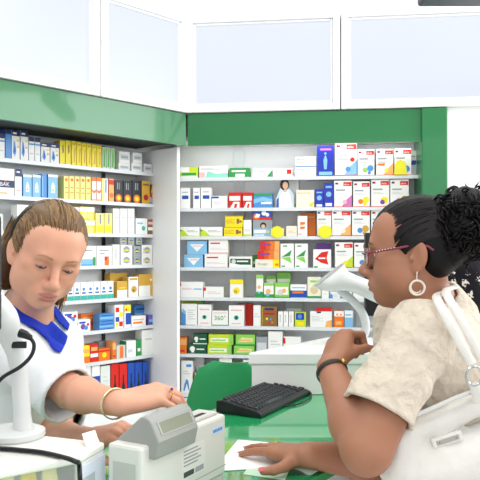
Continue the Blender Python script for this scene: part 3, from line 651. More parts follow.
# fiscal receipt printer ------------------------------------------------------
PN = np.array([-.170, 1.205]); d2 = nrm([.14, .25]); RF = frame3(d2)
pr = thing('receipt_printer', (PN[0], PN[1], ZC), math.atan2(d2[1], d2[0]), 'beige receipt printer with grey customer display at the counter front', 'cash register')
LP = .288; DP = .075; HP = .145
mb = MB(); mb.box((0, 0, .022), (LP, DP, HP)); obj('case', mb, beige_plastic, pr, local=True, bevel=.006)
mb = MB(); mb.box((.004, .003, 0), (LP-.004, DP, .0215)); obj('base', mb, mat('beige_register_base', '#cfcdc6', rough=.45), pr, local=True, bevel=.003)
hp = [(-.014, .120), (-.021, .152), (-.0185, .158), (-.005, .184), (.001, .190), (.010, .193), (.020, .191), (.074, .1445), (.07, .130), (.0, .120)]
mb = MB(); hx0, hx1 = .022, .150
mb.loft([[(hx0, y, z) for y, z in hp], [(hx1, y, z) for y, z in hp]])
hd = obj('display_housing', mb, grey_plastic, pr, local=True, bevel=.003)
# slanted display window between (-.012,.166) and (.020,.190)
p0, p1 = np.array([-.0185, .158]), np.array([-.005, .184]); n2 = nrm([-(p1-p0)[1], (p1-p0)[0]])
def slab(mb, xa, xb, a, b, h0, h1):
    q = []
    for hh in (h0, h1):
        for x, t in ((xa, a), (xb, a), (xb, b), (xa, b)):
            yz = p0+(p1-p0)*t+n2*hh; q.append((x, yz[0], yz[1]))
    mb.add(q, [(0,3,2,1),(4,5,6,7),(0,1,5,4),(1,2,6,5),(2,3,7,6),(3,0,4,7)])
mb = MB(); slab(mb, hx0+.018, hx1-.012, .16, .88, -.001, .0008); lc = obj('display_window', mb, mat('lcd_glass', '#8b9180', rough=.12), pr, local=True)
mb = MB()
for a in ((hx0+.014, hx0+.018, .1, .94), (hx1-.012, hx1-.008, .1, .94), (hx0+.018, hx1-.012, .1, .16), (hx0+.018, hx1-.012, .88, .94)): slab(mb, a[0], a[1], a[2], a[3], -.001, .0014)
obj('display_bezel', mb, mat('bezel_grey', '#a9aba6', rough=.4), pr, local=True)
mb = MB(); mb.box((.170, .012, HP-.001), (.275, .060, HP+.007)); obj('paper_cover', mb, mat('cover_grey', '#c9c8c3', rough=.4), pr, local=True, bevel=.004)
mb = MB(); mb.box((.195, .022, HP+.0065), (.245, .032, HP+.0078)); obj('paper_slot', mb, black_plastic, pr, local=True)
mb = MB(); cols = [card('#e6e5e0'), card('#9a9ca0'), card('#4a4b4e')]
mb.box((.125, -.0006, .052), (.205, .0, .112), 0)
for i in range(5): mb.box((.13, -.001, .104-i*.0068), (.13+.06*(1 if i % 2 else .8), -.0006, .1065-i*.0068), 1)
mb.box((.13, -.001, .056), (.165, -.0006, .066), 2)
for i in range(14): mb.box((.17+i*.0022, -.001, .056), (.1708+i*.0022+.0006*(i % 3), -.0006, .066), 1)
obj('type_label', mb, cols, pr, local=True)
mb = MB(); mb.box((.232, -.0008, .112), (.276, .0, .127), 0)
for q in range(6): mb.box((.236+q*.0062, -.0010, .1165), (.2405+q*.0062, -.0008, .1225), 1)
obj('maker_sticker', mb, [card('#cfe2f4'), card('#3d86d6')], pr, local=True)
mb = MB(); mb.box((.0, -.0005, .040), (LP, .0005, .0415)); obj('case_seam', mb, mat('seam_grey', '#a5a49f'), pr, local=True)
mb = MB(); mb.box((-.0005, .012, .05), (.0005, .062, .115)); obj('end_plate', mb, mat('end_plate_grey', '#c4c3bd', rough=.4), pr, local=True)

# white display box at the front left ---------------------------------------
ZP = 1.20
A2 = on_z(0, 471, ZP)[:2]; B2 = on_z(80, 456, ZP)[:2]; C2 = on_z(105, 442, ZP)[:2]
e2 = nrm(B2-A2); G2 = on_z(46, 435.5, ZP)[:2]
A3 = A2-e2*.22
top = [tuple(A3), tuple(B2), tuple(C2), tuple(G2), (-.62, 1.33)]
db = thing('display_box', (*np.mean(top, axis=0), ZC), 0, 'white counter display box with clear front, holding yellow sweet packs', 'display box')
mb = MB(); mb.prism(top, ZP-.014, ZP); obj('top_panel', mb, mat('cream_white_top', '#f1efe8', rough=.3), db, bevel=.004)
mb = MB(); mb.prism(top, ZC+.0005, ZC+.012); obj('floor_panel', mb, white_plastic, db)
c0 = np.mean(top, axis=0)
ins = lambda p, k=.985: c0+(np.array(p)-c0)*k
mb = MB()
def wallpiece(mb, a, b, t, z0, z1):
    a, b = np.array(a), np.array(b); u = nrm(b-a); n = np.array([-u[1], u[0]])
    mb.prism([tuple(a), tuple(b), tuple(b+n*t), tuple(a+n*t)], z0, z1)
wallpiece(mb, ins(C2), ins(G2), .008, ZC+.012, ZP-.014); wallpiece(mb, ins(G2), ins((-.62, 1.33)), .008, ZC+.012, ZP-.014); wallpiece(mb, ins((-.62, 1.33)), ins(A3), .008, ZC+.012, ZP-.014)
wallpiece(mb, ins(B2), ins(C2), .008, ZC+.012, ZP-.014)
obj('side_wall', mb, white_plastic, db)
mb = MB(); wallpiece(mb, ins(A3), ins(B2), .004, ZC+.012, ZP-.014)
obj('front_glass', mb, mat('clear_acrylic', '#f4f7f7', rough=.05, alpha=.12), db)
mb = MB(); wallpiece(mb, ins(B2, 1.0)+np.array([.001,-.001]), ins(C2, 1.0)+np.array([.001,-.001]), .002, ZC+.03, ZP-.02)
obj('info_card', mb, card('#dfe4f3'), db)
mb = MB(); wallpiece(mb, ins(B2, 1.0)+np.array([.0018,-.0016])+(C2-B2)*.06, ins(C2, 1.0)+np.array([.0018,-.0016])-(C2-B2)*.45, .001, ZC+.04, ZC+.10); obj('info_picture', mb, card('#b9bfc8'), db)
for i in range(4):
    a = A2+e2*(-.03+.036*i+.012)+np.array([-e2[1], e2[0]])*.026
    mb = MB(); h = .120-.007*(i % 2)
    prof = [(-.014,-.007),(.014,-.007),(.016,0),(.014,.007),(-.014,.007),(-.016,0)]
    M2 = np.array([[e2[0], -e2[1]],[e2[1], e2[0]]])
    rg = []
    for z, k in ((0, .9), (.01, 1), (h*.7, 1), (h*.9, .8), (h, .9)):
        kk = .35 if z >= h*.9 else 1
        rg.append([(*(a+M2@np.array([x*k, y*kk])), ZC+.0125+z) for x, y in prof])
    mb.loft(rg)
    o = obj('sweet_pack', mb, [card('#e9cf2c') if i % 2 == 0 else card('#efe3a0')], base=(*a, ZC+.0125), smooth=True)
    tag(o, ('%s sweet pack, %s inside the clear-fronted display box' % ('yellow' if i % 2 == 0 else 'pale yellow', 'left one' if i < 2 else 'right one')), 'pack', 'sweet packs in the counter display box')

# hand scanners on stands ------------------------------------------------------
scan_grey = mat('scanner_pale_plastic', '#d2d5d4', rough=.4)
sp = thing('barcode_scanner', tuple(on_z(14, 437, ZP)), 0, 'pale barcode scanner on round-footed stand in front of the pharmacist', 'scanner')
b0 = on_z(14, 437, ZP)
mb = MB(); mb.lathe([(.0, 0), (.054, 0), (.057, .004), (.056, .012), (.044, .017), (.022, .021), (.0, .022)], b0, 36); obj('base', mb, scan_grey, sp, smooth=True)
y0 = 1.285
pth = spline([at(23, 431, y0), at(21.5, 400, y0), at(18, 368, y0), at(12, 342, y0-.005), at(2, 320, y0-.015), at(-16, 300, y0-.03)])
rr = np.interp(np.arange(len(pth))/(len(pth)-1), [0, .04, .1, .5, .62, .8, 1], [.021, .018, .0155, .0155, .020, .030, .032])
mb = MB(); mb.tube(pth, rr, 20); obj('stand_neck', mb, scan_grey, sp, smooth=True)
hdc = at(-34, 288, y0-.06); ax = nrm(np.array([-.7, -.35, .45])); sd = nrm(np.cross(ax, [0,0,1.])); u3 = np.cross(sd, ax)
mb = MB(); rg = []
for t, a, b in ((-.06, .028, .022), (-.03, .034, .026), (.02, .038, .026), (.06, .046, .030), (.075, .046, .030)):
    rg.append([hdc+ax*t+sd*a*np.sign(np.cos(q))*abs(np.cos(q))**.6+u3*b*np.sign(np.sin(q))*abs(np.sin(q))**.6 for q in np.arange(20)/20*2*PI])
mb.loft(rg); obj('scan_head', mb, scan_grey, sp, smooth=True)
mb = MB(); j = at(20, 333, y0-.033)
mb.tube([j, at(25, 334.5, y0-.035), at(31, 338, y0-.037)], [.0085, .0078, .005], 12); obj('cable_plug', mb, black_plastic, sp, smooth=True)
mb = MB(); cb = spline([at(30, 337, y0-.037), at(34, 345, y0-.04), at(31, 356, y0-.045), at(20, 367, y0-.055), at(0, 380, y0-.07), at(-14, 405, y0-.09), at(-20, 440, y0-.11)])
cb = np.vstack([cb, on_z(-22, 459, ZP+.003)]); mb.tube(cb, .0034, 8); obj('cable', mb, black_plastic, sp, smooth=True)
mb = MB(); q0, q1 = at(11.5, 345, y0-.0225), at(26, 344.3, y0-.0225)
M3 = np.eye(3); mb.box((0, -.001, -.006), (q1[0]-q0[0], .006, .006), o=q0); obj('rating_plate', mb, black_plastic, sp, bevel=.001)
# loose power cable over the display box
mb = MB(); mb.tube(spline([on_z(-30, 448, ZP+.0045), on_z(0, 448.5, ZP+.0045), on_z(25, 450.5, ZP+.0045), on_z(45, 453, ZP+.0045), on_z(66, 458, ZP+.0045)]+[on_z(76, 460.5, ZP+.0045)+np.array([0,0,-.002]), on_z(79, 464, ZP-.01), on_z(80, 478, ZP-.03), on_z(81, 500, ZP-.08)]), .0042, 8)
tag(obj('power_cable', mb, black_plastic, base=tuple(on_z(20, 450, ZP)), smooth=True), 'black cable lying across the white display box top', 'cable')

# scanner on the white box
Yr = 2.54
b1 = np.array([.405, Yr, zb1])
sr = thing('barcode_scanner', tuple(b1), 0, 'grey-white barcode scanner on curved stand upon the white box', 'scanner')
mb = MB(); rg = []
for z, k in ((0, 1), (.006, 1.0), (.012, .93), (.02, .55), (.03, .2)):
    rg.append([b1+np.array([.082*k*np.cos(q), .058*k*np.sin(q), z]) for q in np.arange(32)/32*2*PI])
mb.loft(rg); obj('base', mb, scan_grey, sr, smooth=True)
pth = spline([at(361, 341, Yr), at(366, 328, Yr), at(362.5, 313, Yr), at(352, 300, Yr), at(342, 292, Yr), at(336, 286, Yr)])
mb = MB(); mb.tube(pth, np.linspace(.016, .0135, len(pth)), 14); obj('stand_neck', mb, mat('scanner_stand_grey', '#c9cdcc', rough=.35), sr, smooth=True)
# gun: wide nose up-left, handle dropping right
gun = [(329, 275, 3, 18.5), (332, 276.5, 6, 18), (337, 278.5, 8, 14.5), (344, 280.5, 8, 10), (354, 283.5, 8, 8.5), (366, 288.5, 8, 9), (380, 295, 8, 9), (388, 299, 7, 8)]
pc = [at(a, b, Yr) for a, b, _, _ in gun]; rg = []
dirn = nrm(np.array([.80, 0, .60]))             # nose plane runs up to the right
for i, (a, b, dp, wd_) in enumerate(gun):
    k = min(1, i/3); u = nrm(dirn*(1-k)+nrm(np.array([.25, 0, .97]))*k)
    s_ = Yr/F_PX
    rg.append([pc[i]+u*wd_*s_*np.sign(np.cos(q))*abs(np.cos(q))**.7+np.array([0,1,0])*(dp+6)*s_*1.6*np.sign(np.sin(q))*abs(np.sin(q))**.7 for q in np.arange(24)/24*2*PI])
mb = MB(); mb.loft(rg); obj('scan_gun', mb, scan_grey, sr, smooth=True, angle=50)
mb = MB(); c_ = [p+ (at(327.3, 275.2, Yr)-pc[0])*.8 for p in rg[0]]; mb.loft([rg[0], [np.asarray(p)*1.0 for p in c_]]); obj('scan_window', mb, mat('scan_window_dark', '#a9aeae', rough=.15), sr)
mb = MB(); mb.ball(at(338, 288, Yr-.012), (.017, .018, .008), seg=14, M=Matrix.Rotation(.6, 3, 'Y')); obj('holder_clip', mb, mat('holder_blue', '#3f63b5', rough=.4), sr, smooth=True)

# paper on the glass
def sheet(name, corners, z, t, m, label, cat, lift=None, n=8):
    P = [on_z(x, y, z) for x, y in corners]
    g = []
    for j in range(n+1):
        for i in range(n+1):
            a, b = i/n, j/n
            p = P[0]*(1-a)*(1-b)+P[1]*a*(1-b)+P[2]*a*b+P[3]*(1-a)*b
            p = p.copy(); p[2] = z+(lift(a, b) if lift else 0); g.append(p)
    v = g+[p-np.array([0,0,t]) for p in g]; N = (n+1)**2; f = []
    for j in range(n):
        for i in range(n):
            q = j*(n+1)+i; f.append((q, q+1, q+n+2, q+n+1)); f.append((N+q+n+1, N+q+n+2, N+q+1, N+q))
    rim = [i for i in range(n+1)]+[(j+1)*(n+1)-1 for j in range(1, n+1)]+[N-1-i for i in range(1, n+1)]+[j*(n+1) for j in range(n-1, 0, -1)]
    for k in range(len(rim)):
        a, b = rim[k], rim[(k+1) % len(rim)]; f.append((b, a, N+a, N+b))
    mb = MB(); mb.add(v, f)
    o = obj(name, mb, m, base=tuple(np.mean(P, axis=0)), smooth=True)
    return tag(o, label, cat)
paper_w = mat('white_paper', '#f6f6f4', rough=.5)
sheet('paper_sheet', [(212, 471), (345, 463), (345, 448), (238, 440.5)], ZC+.0026, .0016, paper_w, "white paper sheet on the green glass behind the customer's fingers", 'paper', lambda a, b: .004*abs(a-.5)*b)
lf = sheet('leaflet', [(243, 474), (285, 480), (292, 463), (257, 457)], ZC+.0012, .0008, card('#bfe0c6'), "pale green leaflet on the glass under the customer's hand", 'leaflet')
sheet('receipt', [(88, 448.5), (101, 443), (95, 438.5), (82, 442.5)], ZP+.0012, .0008, paper_w, "small curled white receipt on the display box by the pharmacist's hand", 'receipt', lambda a, b: .022*max(0, b-.25)**1.2)

# green chair behind the counter ------------------------------------------------
chm = mat('green_chair_plastic', '#17884c', rough=.4)
cc = np.array([-.02, 2.66]); ch = thing('office_chair', (cc[0], cc[1]+.2, 0), 0, 'green plastic-backed chair standing behind the counter by the keyboard', 'chair')
mb = MB(); rows = []
for k in range(13):
    t = k/12; z = .74+.375*t
    w_ = np.interp(t, [0, .35, .6, .8, .9, .96, 1], [.215, .200, .185, .162, .146, .125, .085])
    rows.append([np.array([cc[0]+w_*u, cc[1]-.03+.05*u*u+.03*(t-.5), z]) for u in np.linspace(-1, 1, 17)])
fr = [r for r in rows]; bk = [[p+np.array([0, .014, 0]) for p in r] for r in rows]
mb.loft([np.concatenate([a, b[::-1]]) for a, b in zip(fr, bk)]); obj('backrest', mb, chm, ch, smooth=True, angle=60)
mb = MB(); rg = []
for z, k in ((.66, .9), (.665, .99), (.69, 1), (.70, .95)):
    rg.append([(cc[0]+.21*k*np.sign(np.cos(q))*abs(np.cos(q))**.6, cc[1]+.22+.20*k*np.sign(np.sin(q))*abs(np.sin(q))**.6, z) for q in np.arange(28)/28*2*PI])
mb.loft(rg); obj('seat', mb, chm, ch, smooth=True, angle=60)
chrome = mat('chrome', '#c8ccd0', rough=.15, metal=1)
for sx in (-1, 1):
    for sy in (0, 1):
        mb = MB(); mb.tube([(cc[0]+sx*.17, cc[1]+.06+sy*.32, .665), (cc[0]+sx*.20, cc[1]+.02+sy*.40, 0.002)], .012, 10); obj('leg', mb, chrome, ch, smooth=True)
    mb = MB(); mb.tube([(cc[0]+sx*.15, cc[1]+.06, .665), (cc[0]+sx*.15, cc[1]-.0, .70), (cc[0]+sx*.15, cc[1]+.012, .80)], .010, 10); obj('back_support', mb, chrome, ch, smooth=True)

# black monitor at the left edge
ex = at(2.6, 250, 1.129)[0]; th = thing('computer_monitor', (ex-.115, 1.1, ZP), 0, 'black monitor edge at the far left beside the scanner', 'monitor')
mb = MB(); mb.box((ex-.26, 1.090, 1.418), (ex, 1.127, 1.602)); obj('screen_case', mb, mat('monitor_black', '#191d26', rough=.4), th, bevel=.004)
mb = MB(); mb.box((ex-.245, 1.1272, 1.42), (ex-.015, 1.129, 1.59)); obj('screen', mb, mat('screen_dark', '#0b0e14', rough=.1), th)
mb = MB(); mb.tube([(ex-.115, 1.100, 1.42), (ex-.115, 1.083, 1.36), (ex-.115, 1.083, ZP+.01)], .014, 14); obj('stand_post', mb, black_plastic, th, smooth=True)
mb = MB(); mb.lathe([(0, 0), (.055, 0), (.055, .008), (.02, .016), (0, .016)], (ex-.115, 1.090, ZP+.0005), 28); obj('stand_base', mb, black_plastic, th, smooth=True)

# black display pole beyond the customer's face
pp = np.array([.516, 2.85]); pd = thing('pole_display', (pp[0], pp[1], ZC), 0, "narrow black pole display standing behind the customer's face", 'pole display')
mb = MB(); mb.box((pp[0]-.008, pp[1]-.02, 1.275), (pp[0]+.10, pp[1]+.02, 1.612)); obj('display_case', mb, black_plastic, pd, bevel=.005)
mb = MB(); mb.tube([(pp[0]+.04, pp[1], 1.285), (pp[0]+.04, pp[1], ZC+.01)], .016, 14); obj('pole', mb, black_plastic, pd, smooth=True)
mb = MB(); mb.lathe([(0, 0), (.06, 0), (.06, .008), (.02, .016), (0, .016)], (pp[0]+.04, pp[1], ZC+.0005), 24); obj('base', mb, black_plastic, pd, smooth=True)

# dark fitting hanging below the ceiling, top right
hf = thing('ceiling_spotlight_bar', (1.0, 2.9, 3.32), 0, 'dark grey lamp bar hanging from the ceiling, cut by the top edge', 'lamp')
mb = MB(); xx = at(420, 4, 2.75)
mb.box((xx[0], 2.70, xx[2]+.004), (xx[0]+.75, 2.80, xx[2]+.08)); obj('housing', mb, mat('dark_grey_metal', '#4a4e52', rough=.4, metal=.6), hf, bevel=.012)
for q in (.12, .6):
    mb = MB(); mb.tube([(xx[0]+q, 2.75, xx[2]+.07), (xx[0]+q, 2.75, 3.318)], .008, 10); obj('hanger_rod', mb, mat('dark_grey_metal', ''), hf, smooth=True)
# ---------------------------------------------------------------- smooth organic surfaces: blended distance fields meshed to a skin
class Field:
    def __init__(s, lo, hi, h):
        s.lo = np.array(lo, float); s.h = h
        s.n = np.ceil((np.array(hi)-s.lo)/h).astype(int)+1
        s.F = np.full(tuple(s.n), 1.0, np.float32)
    def block(s, blo, bhi, pad):
        a = np.clip(np.floor((np.array(blo)-pad-s.lo)/s.h).astype(int), 0, s.n); b = np.clip(np.ceil((np.array(bhi)+pad-s.lo)/s.h).astype(int)+1, 0, s.n)
        if (b <= a).any(): return None
        ax = [(s.lo[i]+s.h*np.arange(a[i], b[i])).astype(np.float32) for i in range(3)]
        return (slice(a[0], b[0]), slice(a[1], b[1]), slice(a[2], b[2])), ax[0][:,None,None], ax[1][None,:,None], ax[2][None,None,:]
    def apply(s, prims):
        for op, pr, k in prims:
            q = s.block(pr.lo, pr.hi, k+3*s.h)
            if q is None: continue
            sl, x, y, z = q
            d = pr.f(x, y, z); a = s.F[sl]
            s.F[sl] = smin(a, d, k) if op == '+' else (-smin(-a, d, k) if op == '-' else -smin(-a, -d, k))
        return s
def smin(a, b, k):
    if k <= 0: return np.minimum(a, b)
    h = np.maximum(k-np.abs(a-b), 0)/k
    return np.minimum(a, b)-h*h*k*.25
class Prim:
    def __init__(s, lo, hi, f): s.lo, s.hi, s.f = np.array(lo), np.array(hi), f
def RC(a, b, ra, rb):
    a, b = np.array(a, float), np.array(b, float); ba = b-a; L = float(ba@ba)+1e-12
    def f(x, y, z):
        px, py, pz = x-a[0], y-a[1], z-a[2]
        t = np.clip((px*ba[0]+py*ba[1]+pz*ba[2])/L, 0, 1)
        return np.sqrt((px-ba[0]*t)**2+(py-ba[1]*t)**2+(pz-ba[2]*t)**2)-(ra+(rb-ra)*t)
    r = max(ra, rb)
    return Prim(np.minimum(a, b)-r, np.maximum(a, b)+r, f)
def EL(c, r, R=None):
    c, r = np.array(c, float), np.array(r, float); R = np.eye(3) if R is None else np.asarray(R, float); m = r.max()
    def f(x, y, z):
        px, py, pz = x-c[0], y-c[1], z-c[2]
        q = [(px*R[0,i]+py*R[1,i]+pz*R[2,i]) for i in range(3)]
        k0 = np.sqrt((q[0]/r[0])**2+(q[1]/r[1])**2+(q[2]/r[2])**2)
        k1 = np.sqrt((q[0]/r[0]**2)**2+(q[1]/r[1]**2)**2+(q[2]/r[2]**2)**2)+1e-9
        return k0*(k0-1)/k1
    e = np.sqrt(((R*r)**2).sum(1))
    return Prim(c-e, c+e, f)
def PLANE(p, n, lo=(-9,-9,-9), hi=(9,9,9)):       # inside: behind n
    p, n = np.array(p, float), nrm(n)
    return Prim(lo, hi, lambda x, y, z: (x-p[0])*n[0]+(y-p[1])*n[1]+(z-p[2])*n[2])
def surface(F, lo, h):
    """surface nets"""
    S = F < 0; n = F.shape
    c = np.zeros((n[0]-1, n[1]-1, n[2]-1), np.uint8)
    for dx in (0, 1):
        for dy in (0, 1):
            for dz in (0, 1): c += S[dx:n[0]-1+dx, dy:n[1]-1+dy, dz:n[2]-1+dz]
    act = np.argwhere((c > 0) & (c < 8)); idx = np.full(c.shape, -1, np.int32)
    idx[act[:,0], act[:,1], act[:,2]] = np.arange(len(act))
    acc = np.zeros((len(act), 3)); cnt = np.zeros(len(act))
    corners = [(0,0,0),(1,0,0),(0,1,0),(1,1,0),(0,0,1),(1,0,1),(0,1,1),(1,1,1)]
    for i in range(8):
        for ax in range(3):
            if corners[i][ax]: continue
            p = np.array(corners[i]); q = p.copy(); q[ax] = 1
            A = act+p; Bv = act+q
            fa = F[A[:,0],A[:,1],A[:,2]]; fb = F[Bv[:,0],Bv[:,1],Bv[:,2]]
            m = (fa < 0) != (fb < 0)
            t = fa[m]/(fa[m]-fb[m]); t = np.clip(t, 0, 1)
            acc[m] += p+(q-p)*t[:,None]; cnt[m] += 1
    V = act+acc/cnt[:,None]
    V = np.asarray(lo)+V*h
    quads = []
    for ax in range(3):
        sl0 = [slice(1, -1)]*3; sl0[ax] = slice(0, -1); sl1 = [slice(1, -1)]*3; sl1[ax] = slice(1, None)
        a, b = S[tuple(sl0)], S[tuple(sl1)]
        for inside in (True, False):
            e = np.argwhere((a if inside else ~a) & (~b if inside else b))
            if not len(e): continue
            o = np.ones(3, int); o[ax] = 0; e = e+o
            u, v = [(1,2),(2,0),(0,1)][ax]
            du, dv = np.zeros(3, int), np.zeros(3, int); du[u] = 1; dv[v] = 1
            g = [idx[tuple((e-du*i-dv*j).T)] for i, j in ((0,0),(1,0),(1,1),(0,1))]
            q = np.stack(g, 1)
            quads.append(q if inside else q[:,::-1])
    return V, np.concatenate(quads)
def relax(V, Q, it=1, lam=.5):
    for _ in range(it):
        acc = np.zeros_like(V); cnt = np.zeros(len(V))
        for i in range(4):
            np.add.at(acc, Q[:,i], V[Q[:,(i+1)%4]]+V[Q[:,(i+3)%4]]); np.add.at(cnt, Q[:,i], 2)
        V = V+lam*(acc/np.maximum(cnt, 1)[:,None]-V)
    return V
def skin_mesh(name, V, Q, mats, parent, attrs=None, midx=None, bevel=None):
    M = np.array(PM[parent.name].inverted()); W = V@M[:3,:3].T+M[:3,3]
    me = bpy.data.meshes.new(name)
    me.vertices.add(len(W)); me.vertices.foreach_set('co', W.astype(np.float32).ravel())
    me.loops.add(len(Q)*4); me.loops.foreach_set('vertex_index', Q.astype(np.int32).ravel())
    me.polygons.add(len(Q)); me.polygons.foreach_set('loop_start', np.arange(len(Q), dtype=np.int32)*4)
    for m in (mats if isinstance(mats, list) else [mats]): me.materials.append(m)
    if midx is not None: me.polygons.foreach_set('material_index', midx.astype(np.int32))
    me.polygons.foreach_set('use_smooth', np.ones(len(Q), bool))
    me.update(calc_edges=True); me.validate()
    for k, a in (attrs or {}).items():
        at_ = me.attributes.new(k, 'FLOAT', 'POINT'); at_.data.foreach_set('value', a.astype(np.float32))
    o = bpy.data.objects.new(name, me); COL.objects.link(o); o.parent = parent; PM[o.name] = PM[parent.name]
    return o
def prims_bounds(pr, pad):
    lo = np.min([p.lo for op, p, k in pr if op == '+'], axis=0)-pad; hi = np.max([p.hi for op, p, k in pr if op == '+'], axis=0)+pad
    return lo, hi
def organic(name, prims, h, mats, parent, pad=.01, post=None, attr=None, it=1, lo=None, hi=None):
    l, u = prims_bounds(prims, pad)
    if lo is not None: l = np.maximum(l, lo)
    if hi is not None: u = np.minimum(u, hi)
    fd = Field(l, u, h).apply(prims)
    if post: post(fd)
    V, Q = surface(fd.F, fd.lo, h)
    V = relax(V, Q, it)
    return skin_mesh(name, V, Q, mats, parent, attr(V) if attr else None)
def wrinkle(seed, scale, stretch=None):
    rg = np.random.default_rng(seed); K = rg.normal(size=(7, 3)); K /= np.linalg.norm(K, axis=1)[:,None]
    if stretch is not None: K = K@np.asarray(stretch)
    K = K*(2*PI/scale)*rg.uniform(.7, 1.5, (7, 1)); ph = rg.uniform(0, 6.28, 7)
    def f(x, y, z):
        t = 0
        for k, p in zip(K, ph):
            w = np.sin((k[0]*x+k[1]*y+k[2]*z)*.45+p*2.1)*1.3
            t = t+(1-np.abs(np.sin((k[0]*x+k[1]*y+k[2]*z)*.5+p+w)))
        return t/len(K)-.36
    return f
def garment(name, outer, inner, cuts, h, mats, parent, fold=None, thick=.006, it=1, attr=None):
    """a cloth shell: outer blend minus the same blend shrunk, opened by the cut primitives"""
    l, u = prims_bounds(outer, .012)
    A = Field(l, u, h).apply(outer); Bf = Field(l, u, h).apply(inner)
    if fold:
        q = A.block(l, u, 0); d = fold(*q[1:]); A.F = A.F[q[0]]-d; Bf.F = Bf.F-d
    A.F = np.maximum(A.F, -Bf.F); del Bf
    A.apply(cuts)
    V, Q = biggest(*surface(A.F, A.lo, h)); V = relax(V, Q, it)
    return skin_mesh(name, V, Q, mats, parent, attr(V) if attr else None)

# ---------------------------------------------------------------- heads and hands
class Head:
    """local frame: x forward, y to the person's left, z up; origin midway between the ears at eye level"""
    def __init__(s, o, fwd, roll=0, scale=1.0):
        f = nrm(fwd); up = np.array([0,0,1.]); l = nrm(np.cross(up, f)); u = np.cross(f, l)
        if roll:
            c, sn = math.cos(roll), math.sin(roll); l, u = l*c+u*sn, u*c-l*sn
        s.R = np.stack([f, l, u], 1); s.o = np.array(o, float); s.s = scale
    def w(s, p): return s.o+s.R@(np.array(p, float)*s.s)
    def loc(s, V): return (V-s.o)@s.R/s.s
    def el(s, c, r, rot=None): return EL(s.w(c), np.array(r)*s.s, s.R if rot is None else s.R@np.array(rot))
    def rc(s, a, b, ra, rb): return RC(s.w(a), s.w(b), ra*s.s, rb*s.s)
    def prims(s, lid=.5, fat=0.0, lips=1.0):
        P = []; A = lambda op, p, k: P.append((op, p, k))
        ry = lambda a: np.array(Matrix.Rotation(a, 3, 'Y')); rz = lambda a: np.array(Matrix.Rotation(a, 3, 'Z')); rx = lambda a: np.array(Matrix.Rotation(a, 3, 'X'))
        A('+', s.el((-.008,0,.032), (.096,.074,.082)), 0)
        A('+', s.el((.026,0,-.028), (.062,.060+fat*.3,.082)), .03)
        A('+', s.el((.030,0,-.070), (.055,.050+fat*.6,.040)), .025)           # jaw
        A('+', s.el((.070,0,-.094), (.021,.024,.019)), .028)                  # chin
        for y in (-1, 1):
            A('+', s.el((.054,.036*y,-.034), (.030+fat*.3,.027+fat*.5,.032)), .026)   # cheek
            A('+', s.el((.022,.050*y,-.058), (.034,.017+fat,.034)), .026)             # jaw angle
            A('+', s.el((.052,.052*y,-.008), (.024,.014,.012)), .018)         # cheekbone
        A('+', s.rc((.084,-.034,.020), (.084,.034,.020), .0125, .0125), .016) # brow ridge
        A('+', s.rc((.034,-.018,.042), (.034,.018,.042), .049, .049), .03)                    # forehead
        for y in (-1, 1):
            A('-', s.el((.100,.031*y,.000), (.017,.017,.0105)), .016)         # eye socket
        for y in (-1, 1):
            A('+', s.el((.0745,.032*y,-.001), (.0148,.0150,.0142)), .004)     # lids over the eyeball
            op = .0062*(1-lid)+.0012
            A('-', s.el((.0905,.033*y,-.0015-lid*.004), (.0085,.0118,op)), .0016)   # lid opening
            A('-', s.rc((.0868,.024*y,.0085-.0015*lid), (.0858,.041*y,.0085-.0015*lid), .0009, .0009), .003)  # lid crease
        # nose
        A('+', s.rc((.088,0,.010), (.1105,0,-.030), .0075, .0105), .013)
        A('+', s.el((.1135,0,-.0355), (.0115,.0105,.0098)), .008)
        for y in (-1, 1):
            A('+', s.el((.1025,.0120*y,-.0395), (.0120,.0072,.0078)), .006)
            A('-', s.el((.1085,.0062*y,-.0470), (.0050,.0030,.0034)), .003)
        # muzzle, lips
        A('+', s.el((.082,0,-.066), (.022,.030,.022)), .02)
        A('+', s.el((.0975,0,-.0640), (.0085,.0225,.0056*lips)), .005)
        A('+', s.el((.0955,0,-.0755), (.0090,.0190,.0068*lips)), .005)
        A('-', s.rc((.1045,-.020,-.0700), (.1045,.020,-.0700), .0013, .0013), .004)
        A('-', s.rc((.1060,0,-.050), (.1055,0,-.058), .0022, .0026), .005)    # philtrum
        A('-', s.rc((.0990,-.012,-.0845), (.0990,.012,-.0845), .003, .003), .010)
        # ears
        for y in (-1, 1):
            R_ = rz(y*-.42)@ry(-.2)
            A('+', s.el((-.006,.0765*y,-.010), (.0190,.0068,.0320), R_), .006)
            A('+', s.el((.000,.0735*y,-.034), (.010,.0060,.0110), R_), .006)
            A('-', s.el((.001,.0850*y,-.008), (.0105,.0060,.0195), R_), .005)
            A('+', s.el((.009,.0780*y,-.012), (.0040,.0045,.0065), R_), .003)
            A('+', s.rc((-.010,.0800*y,-.018), (-.009,.0810*y,.006), .0026, .0026), .003)
        return P
    def attrs(s, V):
        q = s.loc(V); x, y, z = q.T
        ss = lambda a, b, t: np.clip((t-a)/(b-a), 0, 1)**2*(3-2*np.clip((t-a)/(b-a), 0, 1))
        front = ss(.06, .075, x)*(x < .125)*(np.abs(z) < .12)
        up = np.sqrt((y/.0225)**2+((z+.0640)/.0058)**2); lo = np.sqrt((y/.0185)**2+((z+.0760)/.0072)**2)
        lip = (1-ss(.85, 1.15, np.minimum(up, lo)))*front
        ay = np.abs(y); arch = .0205+.0055*np.clip((ay-.014)/.022, 0, 1)-.006*np.clip((ay-.036)/.014, 0, 1)**2
        brow = (1-ss(.5, 1.0, np.abs(z-arch)/(.0034-.0015*np.clip((ay-.03)/.02, 0, 1))))*ss(.013, .017, ay)*(1-ss(.046, .052, ay))*ss(.045, .06, x)*(x < .125)
        return lip, brow
